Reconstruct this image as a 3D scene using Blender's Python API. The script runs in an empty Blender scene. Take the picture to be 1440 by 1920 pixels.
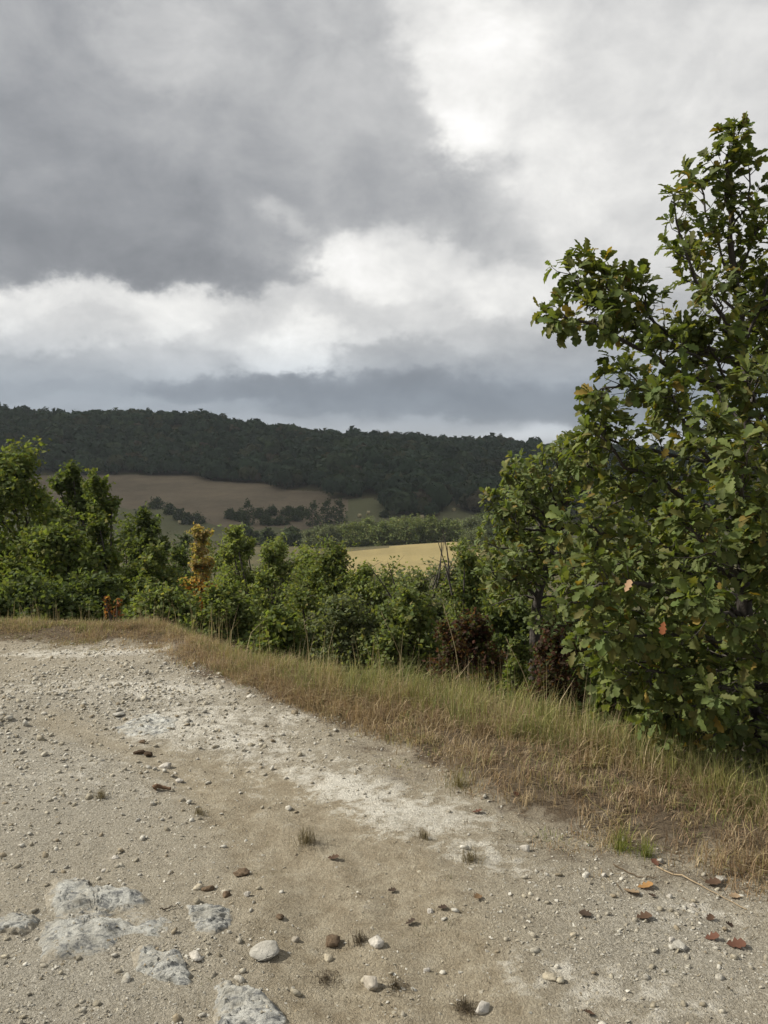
import bpy, math, random
import numpy as np
from mathutils import Vector, Matrix
from mathutils.bvhtree import BVHTree

scene = bpy.context.scene
COL = scene.collection
PI = math.pi

# ------------------------------------------------------------------ camera
F = 1566.0                       # focal length in pixels of the 1440 x 1920 photograph
PITCH = math.radians(3.84)       # looking slightly down
EYE = 1.6
cam_data = bpy.data.cameras.new('camera')
cam_data.sensor_fit = 'VERTICAL'
cam_data.angle = 2 * math.atan(960 / F)
cam_data.clip_start = 0.05
cam_data.clip_end = 20000
cam = bpy.data.objects.new('camera', cam_data)
COL.objects.link(cam)
cam.location = (0, 0, EYE)
cam.rotation_euler = (PI / 2 - PITCH, 0, 0)
scene.camera = cam

# ------------------------------------------------------------------ view
scene.view_settings.view_transform = 'Standard'
scene.view_settings.look = 'None'
scene.view_settings.exposure = 0.5
scene.view_settings.gamma = 1.0
scene.view_settings.use_curve_mapping = False
scene.cycles.max_bounces = 8
scene.cycles.transparent_max_bounces = 8
scene.cycles.volume_bounces = 0


def pdir(u, v):
    """world direction through a photograph pixel, forward component = 1 along the lens axis"""
    a, b = (u - 720) / F, -(v - 960) / F
    cp, sp = math.cos(PITCH), math.sin(PITCH)
    return np.array([a, cp + b * sp, -sp + b * cp])


def at_y(u, v, y):
    d = pdir(u, v)
    return np.array([0, 0, EYE]) + d * (y / d[1])


def on_plane(u, v, z=0.0):
    d = pdir(u, v)
    return np.array([0, 0, EYE]) + d * ((z - EYE) / d[2])


def az_el(u, v):
    d = pdir(u, v)
    return math.degrees(math.atan2(d[0], d[1])), math.degrees(math.atan2(d[2], math.hypot(d[0], d[1])))


# ------------------------------------------------------------------ world: cloudy sky
SUN_EL, SUN_AZ = math.radians(40), math.radians(-84)
SUN = Vector((math.sin(SUN_AZ) * math.cos(SUN_EL), math.cos(SUN_AZ) * math.cos(SUN_EL), math.sin(SUN_EL)))


def lin(c):
    c = c / 255.0
    return c / 12.92 if c <= 0.04045 else ((c + 0.055) / 1.055) ** 2.4


def build_world():
    w = bpy.data.worlds.new('World')
    scene.world = w
    w.use_nodes = True
    nt = w.node_tree
    N, L = nt.nodes, nt.links
    N.clear()

    def node(t, **kw):
        n = N.new(t)
        for k, v in kw.items():
            setattr(n, k, v)
        return n

    def m(op, a, b=None, c=None, clamp=False):
        n = node('ShaderNodeMath', operation=op)
        n.use_clamp = clamp
        for i, x in enumerate((a, b, c)):
            if x is None:
                continue
            if isinstance(x, (int, float)):
                n.inputs[i].default_value = x
            else:
                L.new(x, n.inputs[i])
        return n.outputs[0]

    def vm(op, a, b=None, c=None):
        n = node('ShaderNodeVectorMath', operation=op)
        for i, x in enumerate((a, b, c)):
            if x is None:
                continue
            if isinstance(x, (tuple, list)):
                n.inputs[i].default_value = x
            else:
                L.new(x, n.inputs[i])
        return n.outputs['Value'] if op == 'DOT_PRODUCT' else n.outputs['Vector']

    def noise(vec, scale, detail, rough, dist=0.0):
        n = node('ShaderNodeTexNoise')
        n.inputs['Scale'].default_value = scale
        n.inputs['Detail'].default_value = detail
        n.inputs['Roughness'].default_value = rough
        n.inputs['Distortion'].default_value = dist
        L.new(vec, n.inputs['Vector'])
        return n

    tc = node('ShaderNodeTexCoord')
    d = vm('NORMALIZE', tc.outputs['Generated'])
    sep = node('ShaderNodeSeparateXYZ')
    L.new(d, sep.inputs[0])
    az = m('MULTIPLY', m('ARCTAN2', sep.outputs[0], sep.outputs[1]), 180 / PI)
    el = m('MULTIPLY', m('ARCSINE', sep.outputs[2]), 180 / PI)
    cmb = node('ShaderNodeCombineXYZ')
    L.new(az, cmb.inputs[0])
    L.new(el, cmb.inputs[1])
    # noise space: flatter features towards the horizon
    nd = vm('MULTIPLY', d, (1.0, 1.0, 1.45))
    n1 = noise(vm('ADD', nd, (3.1, 7.7, 1.3)), 3.4, 5.0, 0.55)
    n2 = noise(vm('ADD', nd, (9.1, 2.7, 5.3)), 13.0, 7.0, 0.62)
    # the clouds lie flatter and calmer close to the horizon
    calm = m('MULTIPLY_ADD', el, 0.13, 0.06, clamp=True)
    w1 = vm('MULTIPLY', vm('SUBTRACT', n1.outputs['Color'], (0.5, 0.5, 0.5)), (12.0, 8.0, 0.0))
    w2 = vm('MULTIPLY', vm('SUBTRACT', n2.outputs['Color'], (0.5, 0.5, 0.5)), (6.4, 5.0, 0.0))
    wsum = vm('ADD', w1, w2)
    sc = node('ShaderNodeVectorMath', operation='SCALE')
    L.new(wsum, sc.inputs[0])
    L.new(calm, sc.inputs['Scale'])
    pos = vm('ADD', cmb.outputs[0], sc.outputs['Vector'])

    # cloud banks: pixel of the photograph only used to read off azimuth and elevation; grey level, radius (px) across and up
    banks = [
        (0, -30, 150, 130, 110), (235, 40, 186, 60, 60), (120, 150, 140, 130, 90), (100, 300, 126, 150, 90),
        (60, 410, 104, 150, 60), (280, 390, 116, 140, 80), (230, 490, 108, 120, 26), (420, 520, 122, 90, 26),
        (330, 210, 150, 110, 80), (330, 80, 190, 60, 50), (480, 90, 176, 110, 90), (520, 230, 160, 110, 80),
        (520, 380, 146, 90, 70), (660, 60, 180, 90, 80), (680, 190, 174, 80, 80), (720, 320, 160, 80, 60),
        (860, 370, 170, 80, 45), (960, 390, 186, 50, 40), (540, 395, 200, 30, 20),
        (840, 50, 232, 70, 60), (930, 120, 240, 80, 70), (895, 235, 255, 55, 40), (1000, 200, 236, 80, 80),
        (1180, 80, 206, 150, 120), (1120, 280, 222, 130, 110), (1350, 150, 204, 130, 130), (1330, 420, 210, 130, 110),
        (1060, 440, 216, 90, 70), (640, 470, 244, 62, 40), (680, 510, 238, 50, 35), (760, 470, 220, 60, 45),
        (60, 535, 222, 110, 26), (230, 560, 230, 110, 28), (120, 600, 210, 110, 26), (330, 590, 224, 90, 26),
        (60, 660, 172, 90, 26), (230, 650, 188, 90, 26), (330, 700, 186, 80, 18), (430, 640, 206, 60, 26),
        (560, 640, 238, 46, 34), (570, 695, 222, 60, 16), (500, 690, 214, 50, 18), (560, 570, 204, 70, 30),
        (720, 600, 206, 80, 40), (900, 545, 226, 70, 36), (880, 640, 186, 80, 34), (1050, 580, 204, 90, 46),
        (1020, 690, 158, 110, 34), (1180, 640, 176, 100, 46), (1350, 620, 170, 130, 70), (720, 690, 164, 60, 20),
        (100, 725, 158, 130, 12), (90, 752, 168, 130, 10), (330, 742, 128, 100, 13), (560, 748, 112, 130, 18),
        (820, 755, 116, 160, 22), (1100, 765, 120, 160, 26), (1400, 740, 128, 150, 36), (700, 785, 128, 170, 10),
        (300, 778, 158, 140, 9), (560, 797, 170, 120, 8), (860, 808, 176, 90, 8), (1000, 818, 214, 90, 9), (1200, 818, 180, 120, 10),
        (100, 800, 175, 200, 14), (720, 850, 178, 400, 18), (1250, 850, 190, 200, 16),
    ]
    num = den = None
    for (u, v, g, ru, rv) in banks:
        g = g + max(0, 178 - g) * .32 - max(0, g - 225) * .4
        a0, e0 = az_el(u, v)
        a1, e1 = az_el(u + ru, v)
        _, e2 = az_el(u, v - rv)
        sa, se = 1.0 / max(abs(a1 - a0), .3), 1.0 / max(abs(e2 - e0), .25)
        q = vm('MULTIPLY_ADD', pos, (sa, se, 0), (-a0 * sa, -e0 * se, 0))
        wgt = m('POWER', 0.3679, vm('DOT_PRODUCT', q, q))
        lum = lin(g)
        num = m('MULTIPLY', wgt, lum) if num is None else m('MULTIPLY_ADD', wgt, lum, num)
        den = m('ADD', wgt, 0.0) if den is None else m('ADD', den, wgt)
    # everywhere else the same kind of broken cloud goes on
    n3 = noise(vm('ADD', vm('MULTIPLY', d, (1, 1, 1.5)), (1.7, 4.2, 8.8)), 2.2, 6.0, 0.55, 0.3)
    bgl = m('MULTIPLY_ADD', n3.outputs['Fac'], 1.5, -0.27)
    bgl = m('MINIMUM', m('MAXIMUM', bgl, 0.2), 0.8)
    num = m('MULTIPLY_ADD', bgl, 0.05, num)
    den = m('ADD', den, 0.05)
    lum = m('DIVIDE', num, den)
    # fine structure, strongest where the cloud is bright and broken
    n4 = noise(vm('ADD', nd, (5.5, 0.7, 2.2)), 9.0, 9.0, 0.6, 0.25)
    det = m('MULTIPLY_ADD', m('MULTIPLY', m('SUBTRACT', n4.outputs['Fac'], 0.5), calm), 0.95, 1.0)
    n5 = noise(vm('ADD', nd, (2.5, 6.7, 4.2)), 34.0, 6.0, 0.6, 0.1)
    det2 = m('MULTIPLY_ADD', m('MULTIPLY', m('SUBTRACT', n5.outputs['Fac'], 0.5), calm), 0.16, 1.0)
    lum = m('MULTIPLY', m('MULTIPLY', lum, det), det2)
    ramp = node('ShaderNodeValToRGB')
    cr = ramp.color_ramp
    cr.elements[0].position = 0.0
    cr.elements[0].color = (0, 0, 0, 1)
    cr.elements[1].position = 1.0
    cr.elements[1].color = (1.0, 0.985, 0.965, 1)
    for p, c in ((0.15, (0.142, 0.150, 0.164)), (0.30, (0.293, 0.300, 0.312)), (0.55, (0.552, 0.550, 0.545)), (0.8, (0.812, 0.802, 0.775))):
        e = cr.elements.new(p)
        e.color = (*c, 1)
    L.new(lum, ramp.inputs[0])
    # blue-grey distance near the horizon
    tint = node('ShaderNodeMix', data_type='RGBA', blend_type='MULTIPLY')
    fac = m('POWER', 0.3679, m('POWER', m('DIVIDE', m('SUBTRACT', el, 3.5), 3.2), 2.0))
    L.new(fac, tint.inputs['Factor'])
    L.new(ramp.outputs[0], tint.inputs['A'])
    tint.inputs['B'].default_value = (0.88, 0.97, 1.08, 1)
    bg_c = node('ShaderNodeBackground')
    L.new(tint.outputs['Result'], bg_c.inputs['Color'])
    bg_c.inputs['Strength'].default_value = 0.82
    sky = node('ShaderNodeTexSky', sky_type='NISHITA')
    sky.sun_disc = False
    sky.sun_elevation = SUN_EL
    sky.sun_rotation = SUN_AZ
    bg_s = node('ShaderNodeBackground')
    L.new(sky.outputs[0], bg_s.inputs['Color'])
    bg_s.inputs['Strength'].default_value = 0.07
    mix = node('ShaderNodeMixShader')
    mix.inputs[0].default_value = 0.95     # almost closed cloud cover
    L.new(bg_s.outputs[0], mix.inputs[1])
    L.new(bg_c.outputs[0], mix.inputs[2])
    out = node('ShaderNodeOutputWorld')
    L.new(mix.outputs[0], out.inputs['Surface'])
    w.cycles.sampling_method = 'MANUAL'
    w.cycles.sample_map_resolution = 512


build_world()
sun_data = bpy.data.lights.new('sun', 'SUN')
sun_data.energy = 4.0
sun_data.angle = math.radians(2.2)
sun_data.color = (1.0, 0.94, 0.83)
sun = bpy.data.objects.new('sun', sun_data)
COL.objects.link(sun)
sun.rotation_euler = SUN.to_track_quat('Z', 'Y').to_euler()

# ------------------------------------------------------------------ helpers


def tag(o, label=None, cat=None, group=None, kind=None):
    if label: o['label'] = label
    if cat: o['category'] = cat
    if group: o['group'] = group
    if kind: o['kind'] = kind
    return o


def empty(name, loc):
    o = bpy.data.objects.new(name, None)
    o.empty_display_size = 0.1
    o.location = loc
    COL.objects.link(o)
    return o


class MB:
    """collects vertices and faces with a colour per vertex"""
    def __init__(self):
        self.v, self.f, self.c, self.n = [], {3: [], 4: []}, [], 0

    def add(self, verts, faces, col=(1, 1, 1)):
        verts = np.asarray(verts, float).reshape(-1, 3)
        faces = np.asarray(faces, int)
        self.f[faces.shape[1]].append(faces + self.n)
        self.v.append(verts)
        col = np.asarray(col, float)
        if col.ndim == 1:
            col = np.tile(col, (len(verts), 1))
        self.c.append(col)
        self.n += len(verts)

    def batch(self, tv, tf, R, T, col):
        """copies of a template: tv (k,3) faces tf, R (n,3,3), T (n,3), col (n,3)"""
        k, n = len(tv), len(T)
        V = np.einsum('nij,kj->nki', R, tv) + T[:, None, :]
        Fc = (np.arange(n)[:, None, None] * k + np.asarray(tf)[None]).reshape(-1, len(tf[0]))
        self.add(V.reshape(-1, 3), Fc, np.repeat(col, k, axis=0))

    def mesh(self, name, mat, smooth=False):
        me = bpy.data.meshes.new(name)
        V = np.concatenate(self.v)
        T = np.concatenate(self.f[3]) if self.f[3] else np.zeros((0, 3), int)
        Q = np.concatenate(self.f[4]) if self.f[4] else np.zeros((0, 4), int)
        me.vertices.add(len(V))
        me.vertices.foreach_set('co', V.astype(np.float32).ravel())
        nl = T.size + Q.size
        me.loops.add(nl)
        me.loops.foreach_set('vertex_index', np.concatenate([T.ravel(), Q.ravel()]).astype(np.int32))
        npoly = len(T) + len(Q)
        me.polygons.add(npoly)
        ls = np.concatenate([np.arange(len(T)) * 3, T.size + np.arange(len(Q)) * 4]).astype(np.int32)
        me.polygons.foreach_set('loop_start', ls)
        if smooth:
            me.polygons.foreach_set('use_smooth', np.ones(npoly, bool))
        a = me.color_attributes.new('tint', 'FLOAT_COLOR', 'POINT')
        C = np.ones((len(V), 4), np.float32)
        C[:, :3] = np.concatenate(self.c)
        a.data.foreach_set('color', C.ravel())
        me.update(calc_edges=True)
        me.validate()
        if mat: me.materials.append(mat)
        return me

    def build(self, name, mat, parent=None, smooth=False):
        o = bpy.data.objects.new(name, self.mesh(name, mat, smooth))
        COL.objects.link(o)
        if parent: o.parent = parent
        return o


def tube(mb, pts, rads, sides=5, col=(1, 1, 1)):
    pts = np.asarray(pts, float)
    n = len(pts)
    tan = np.gradient(pts, axis=0)
    tan /= np.linalg.norm(tan, axis=1)[:, None] + 1e-9
    ref = np.array([0.31, 0.87, 0.13]) if abs(tan[0][1]) < .8 else np.array([1.0, 0.1, 0.2])
    A = np.cross(tan, ref)
    A /= np.linalg.norm(A, axis=1)[:, None] + 1e-9
    B = np.cross(tan, A)
    th = np.arange(sides) * 2 * PI / sides
    ring = np.cos(th)[None, :, None] * A[:, None] + np.sin(th)[None, :, None] * B[:, None]
    V = pts[:, None] + ring * np.asarray(rads)[:, None, None]
    f = []
    for i in range(n - 1):
        for j in range(sides):
            k = (j + 1) % sides
            f.append((i * sides + j, i * sides + k, (i + 1) * sides + k, (i + 1) * sides + j))
    mb.add(V.reshape(-1, 3), f, col)


def smooth_path(pts, n):
    """Catmull-Rom through the control points"""
    P = np.asarray(pts, float)
    P = np.vstack([2 * P[0] - P[1], P, 2 * P[-1] - P[-2]])
    segs = len(P) - 3
    out = []
    for t in np.linspace(0, segs - 1e-6, n):
        i = int(t)
        s = t - i
        a, b, c, d = P[i:i + 4]
        out.append(.5 * ((2 * b) + (c - a) * s + (2 * a - 5 * b + 4 * c - d) * s * s + (3 * b - a - 3 * c + d) * s ** 3))
    return np.array(out)


def frames(rng, nrm, up_spin=True):
    """rotation matrices whose local z is nrm and local x a random direction in the plane"""
    nrm = nrm / (np.linalg.norm(nrm, axis=1)[:, None] + 1e-9)
    r = rng.normal(size=nrm.shape)
    x = r - (r * nrm).sum(1)[:, None] * nrm
    x /= np.linalg.norm(x, axis=1)[:, None] + 1e-9
    y = np.cross(nrm, x)
    return np.stack([x, y, nrm], axis=2)


# value noise in numpy for the terrain
_rngn = np.random.default_rng(7)
_lat = _rngn.random((256, 256))


def vnoise(x, y):
    xi, yi = np.floor(x).astype(int), np.floor(y).astype(int)
    fx, fy = x - xi, y - yi
    fx, fy = fx * fx * (3 - 2 * fx), fy * fy * (3 - 2 * fy)
    g = lambda i, j: _lat[i & 255, j & 255]
    return (g(xi, yi) * (1 - fx) + g(xi + 1, yi) * fx) * (1 - fy) + (g(xi, yi + 1) * (1 - fx) + g(xi + 1, yi + 1) * fx) * fy


def fbm(x, y, o=4, gain=.5):
    s, a, t = 0, 1.0, 0
    for i in range(o):
        s = s + a * vnoise(x * 2 ** i + 17.3 * i, y * 2 ** i + 5.1 * i)
        t += a
        a *= gain
    return s / t


def sstep(a, b, x):
    t = np.clip((x - a) / (b - a), 0, 1)
    return t * t * (3 - 2 * t)


# ------------------------------------------------------------------ materials


def new_mat(name):
    m = bpy.data.materials.new(name)
    m.use_nodes = True
    nt = m.node_tree
    nt.nodes.clear()
    out = nt.nodes.new('ShaderNodeOutputMaterial')
    return m, nt, out


def N_(nt, t, **kw):
    n = nt.nodes.new(t)
    ins = kw.pop('ins', {})
    for k, v in kw.items():
        setattr(n, k, v)
    for k, v in ins.items():
        if hasattr(v, 'is_output'):
            nt.links.new(v, n.inputs[k])
        else:
            n.inputs[k].default_value = v
    return n


def leaf_material(name, translucency=0.35, rough=0.5, spec=0.3, trans_tint=(1.5, 1.5, 0.5)):
    m, nt, out = new_mat(name)
    at = N_(nt, 'ShaderNodeAttribute', attribute_name='tint')
    geo = N_(nt, 'ShaderNodeTexCoord')
    noi = N_(nt, 'ShaderNodeTexNoise', ins={'Scale': 60.0, 'Detail': 2.0, 'Vector': geo.outputs['Object']})
    mul = N_(nt, 'ShaderNodeMapRange', ins={'Value': noi.outputs['Fac'], 'To Min': 0.8, 'To Max': 1.2})
    col = N_(nt, 'ShaderNodeVectorMath', operation='SCALE', ins={0: at.outputs['Color'], 'Scale': mul.outputs['Result']})
    p = N_(nt, 'ShaderNodeBsdfPrincipled', ins={'Base Color': col.outputs[0], 'Roughness': rough, 'Specular IOR Level': spec})
    tcol = N_(nt, 'ShaderNodeVectorMath', operation='MULTIPLY', ins={0: col.outputs[0], 1: trans_tint})
    t = N_(nt, 'ShaderNodeBsdfTranslucent', ins={'Color': tcol.outputs[0]})
    mx = N_(nt, 'ShaderNodeMixShader', ins={0: translucency, 1: p.outputs[0], 2: t.outputs[0]})
    nt.links.new(mx.outputs[0], out.inputs['Surface'])
    return m


def bark_material(name, c=(0.055, 0.047, 0.04)):
    m, nt, out = new_mat(name)
    geo = N_(nt, 'ShaderNodeTexCoord')
    noi = N_(nt, 'ShaderNodeTexNoise', ins={'Scale': 35.0, 'Detail': 5.0, 'Vector': geo.outputs['Object']})
    r = N_(nt, 'ShaderNodeMix', data_type='RGBA', ins={'Factor': noi.outputs['Fac'], 'A': (c[0] * .5, c[1] * .5, c[2] * .5, 1), 'B': (c[0] * 1.6, c[1] * 1.6, c[2] * 1.6, 1)})
    b = N_(nt, 'ShaderNodeBump', ins={'Strength': 0.6, 'Distance': 0.01, 'Height': noi.outputs['Fac']})
    p = N_(nt, 'ShaderNodeBsdfPrincipled', ins={'Base Color': r.outputs['Result'], 'Roughness': 0.9, 'Normal': b.outputs[0]})
    nt.links.new(p.outputs[0], out.inputs['Surface'])
    return m


def field_material(name, c1, c2, scale, stripe=None, rough=0.95, fine=(2.2, 0.6)):
    m, nt, out = new_mat(name)
    geo = N_(nt, 'ShaderNodeTexCoord')
    n1 = N_(nt, 'ShaderNodeTexNoise', ins={'Scale': scale, 'Detail': 6.0, 'Roughness': 0.6, 'Vector': geo.outputs['Object']})
    n2 = N_(nt, 'ShaderNodeTexNoise', ins={'Scale': fine[0], 'Detail': 4.0, 'Roughness': 0.7, 'Vector': geo.outputs['Object']})
    add = N_(nt, 'ShaderNodeMath', operation='MULTIPLY_ADD', ins={0: n2.outputs['Fac'], 1: fine[1], 2: n1.outputs['Fac']})
    fac = N_(nt, 'ShaderNodeMapRange', ins={'Value': add.outputs[0], 'From Min': 0.35 + fine[1] * .35, 'From Max': 0.65 + fine[1] * .65})
    val = fac.outputs['Result']
    if stripe:
        mp = N_(nt, 'ShaderNodeMapping', ins={'Vector': geo.outputs['Object'], 'Rotation': (0, 0, stripe[0]), 'Scale': (stripe[1], stripe[1] * .06, 1)})
        ns = N_(nt, 'ShaderNodeTexNoise', ins={'Scale': 1.0, 'Detail': 3.0, 'Vector': mp.outputs[0]})
        mm = N_(nt, 'ShaderNodeMath', operation='MULTIPLY_ADD', use_clamp=True, ins={0: N_(nt, 'ShaderNodeMath', operation='SUBTRACT', ins={0: ns.outputs['Fac'], 1: .5}).outputs[0], 1: stripe[2], 2: val})
        val = mm.outputs[0]
    mix = N_(nt, 'ShaderNodeMix', data_type='RGBA', ins={'Factor': val, 'A': (*c1, 1), 'B': (*c2, 1)})
    b = N_(nt, 'ShaderNodeBump', ins={'Strength': 0.5, 'Distance': 0.4, 'Height': n2.outputs['Fac']})
    p = N_(nt, 'ShaderNodeBsdfPrincipled', ins={'Base Color': mix.outputs['Result'], 'Roughness': rough, 'Specular IOR Level': .1, 'Normal': b.outputs[0]})
    nt.links.new(p.outputs[0], out.inputs['Surface'])
    return m


def stone_material(name, c1, c2, c3=None, scale=14.0, lo=.555, hi=.64, stretch=1.0, bump=.012):
    """pale limestone: two tones, dark lichen spots when c3 is given, colours multiplied by the tint attribute"""
    m, nt, out = new_mat(name)
    geo0 = N_(nt, 'ShaderNodeTexCoord')
    geo = N_(nt, 'ShaderNodeMapping', ins={'Vector': geo0.outputs['Object'], 'Scale': (1.0, stretch, stretch), 'Rotation': (0, 0, .35)})
    at = N_(nt, 'ShaderNodeAttribute', attribute_name='tint')
    n1 = N_(nt, 'ShaderNodeTexNoise', ins={'Scale': scale, 'Detail': 7.0, 'Roughness': 0.65, 'Vector': geo.outputs[0]})
    f1 = N_(nt, 'ShaderNodeMapRange', ins={'Value': n1.outputs['Fac'], 'From Min': 0.36, 'From Max': 0.62})
    mix = N_(nt, 'ShaderNodeMix', data_type='RGBA', ins={'Factor': f1.outputs['Result'], 'A': (*c1, 1), 'B': (*c2, 1)})
    res = mix.outputs['Result']
    n2 = N_(nt, 'ShaderNodeTexNoise', ins={'Scale': scale * 2.3, 'Detail': 8.0, 'Roughness': 0.7, 'Distortion': 0.6, 'Vector': geo.outputs[0]})
    if c3:
        f2 = N_(nt, 'ShaderNodeMapRange', ins={'Value': n2.outputs['Fac'], 'From Min': lo, 'From Max': hi})
        n4 = N_(nt, 'ShaderNodeTexNoise', ins={'Scale': scale * .35, 'Detail': 3.0, 'Vector': geo.outputs[0]})
        f4 = N_(nt, 'ShaderNodeMapRange', ins={'Value': n4.outputs['Fac'], 'From Min': 0.42, 'From Max': 0.6})
        ff = N_(nt, 'ShaderNodeMath', operation='MULTIPLY', ins={0: f2.outputs['Result'], 1: f4.outputs['Result']})
        mix2 = N_(nt, 'ShaderNodeMix', data_type='RGBA', ins={'Factor': ff.outputs[0], 'A': res, 'B': (*c3, 1)})
        res = mix2.outputs['Result']
    tint = N_(nt, 'ShaderNodeVectorMath', operation='MULTIPLY', ins={0: res, 1: at.outputs['Color']})
    b = N_(nt, 'ShaderNodeBump', ins={'Strength': 0.9, 'Distance': bump, 'Height': n2.outputs['Fac']})
    p = N_(nt, 'ShaderNodeBsdfPrincipled', ins={'Base Color': tint.outputs[0], 'Roughness': 0.92, 'Specular IOR Level': .2, 'Normal': b.outputs[0]})
    nt.links.new(p.outputs[0], out.inputs['Surface'])
    return m


def bedrock_material():
    m, nt, out = new_mat('lichen_bedrock')
    o = N_(nt, 'ShaderNodeTexCoord').outputs['Object']
    at = N_(nt, 'ShaderNodeAttribute', attribute_name='tint')       # r: bare rock, g: whiteness
    sp = N_(nt, 'ShaderNodeSeparateColor', ins={0: at.outputs['Color']})
    mp = N_(nt, 'ShaderNodeMapping', ins={'Vector': o, 'Scale': (1.0, 1.8, 1.8), 'Rotation': (0, 0, .4)})
    n1 = N_(nt, 'ShaderNodeTexNoise', ins={'Scale': 9.0, 'Detail': 8.0, 'Roughness': 0.68, 'Vector': mp.outputs[0]})
    n2 = N_(nt, 'ShaderNodeTexNoise', ins={'Scale': 24.0, 'Detail': 8.0, 'Roughness': 0.72, 'Distortion': 0.5, 'Vector': mp.outputs[0]})
    n3 = N_(nt, 'ShaderNodeTexNoise', ins={'Scale': 95.0, 'Detail': 5.0, 'Roughness': 0.75, 'Vector': o})
    r1 = N_(nt, 'ShaderNodeMix', data_type='RGBA', ins={'Factor': N_(nt, 'ShaderNodeMapRange', ins={'Value': n1.outputs['Fac'], 'From Min': .36, 'From Max': .6}).outputs[0], 'A': (.31, .295, .25, 1), 'B': (.52, .52, .48, 1)})
    dk = N_(nt, 'ShaderNodeMapRange', ins={'Value': n2.outputs['Fac'], 'From Min': .50, 'From Max': .61})
    r2 = N_(nt, 'ShaderNodeMix', data_type='RGBA', ins={'Factor': N_(nt, 'ShaderNodeMath', operation='MULTIPLY', ins={0: dk.outputs[0], 1: .85}).outputs[0], 'A': r1.outputs['Result'], 'B': (.13, .135, .14, 1)})
    wh = N_(nt, 'ShaderNodeVectorMath', operation='SCALE', ins={0: r2.outputs['Result'], 'Scale': sp.outputs[1]})
    soil = N_(nt, 'ShaderNodeMix', data_type='RGBA', ins={'Factor': N_(nt, 'ShaderNodeMapRange', ins={'Value': n3.outputs['Fac'], 'From Min': .35, 'From Max': .65}).outputs[0], 'A': (.25, .222, .17, 1), 'B': (.48, .44, .36, 1)})
    f = N_(nt, 'ShaderNodeMath', operation='MULTIPLY_ADD', ins={0: N_(nt, 'ShaderNodeMath', operation='SUBTRACT', ins={0: n2.outputs['Fac'], 1: .5}).outputs[0], 1: 2.2, 2: sp.outputs[0]})
    fm = N_(nt, 'ShaderNodeMapRange', ins={'Value': f.outputs[0], 'From Min': .3, 'From Max': .62})
    c = N_(nt, 'ShaderNodeMix', data_type='RGBA', ins={'Factor': fm.outputs[0], 'A': soil.outputs['Result'], 'B': wh.outputs[0]})
    hh = N_(nt, 'ShaderNodeMath', operation='MULTIPLY_ADD', ins={0: n3.outputs['Fac'], 1: .5, 2: n2.outputs['Fac']})
    b = N_(nt, 'ShaderNodeBump', ins={'Strength': .9, 'Distance': .02, 'Height': hh.outputs[0]})
    p = N_(nt, 'ShaderNodeBsdfPrincipled', ins={'Base Color': c.outputs['Result'], 'Roughness': .93, 'Specular IOR Level': .15, 'Normal': b.outputs[0]})
    nt.links.new(p.outputs[0], out.inputs['Surface'])
    return m


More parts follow.
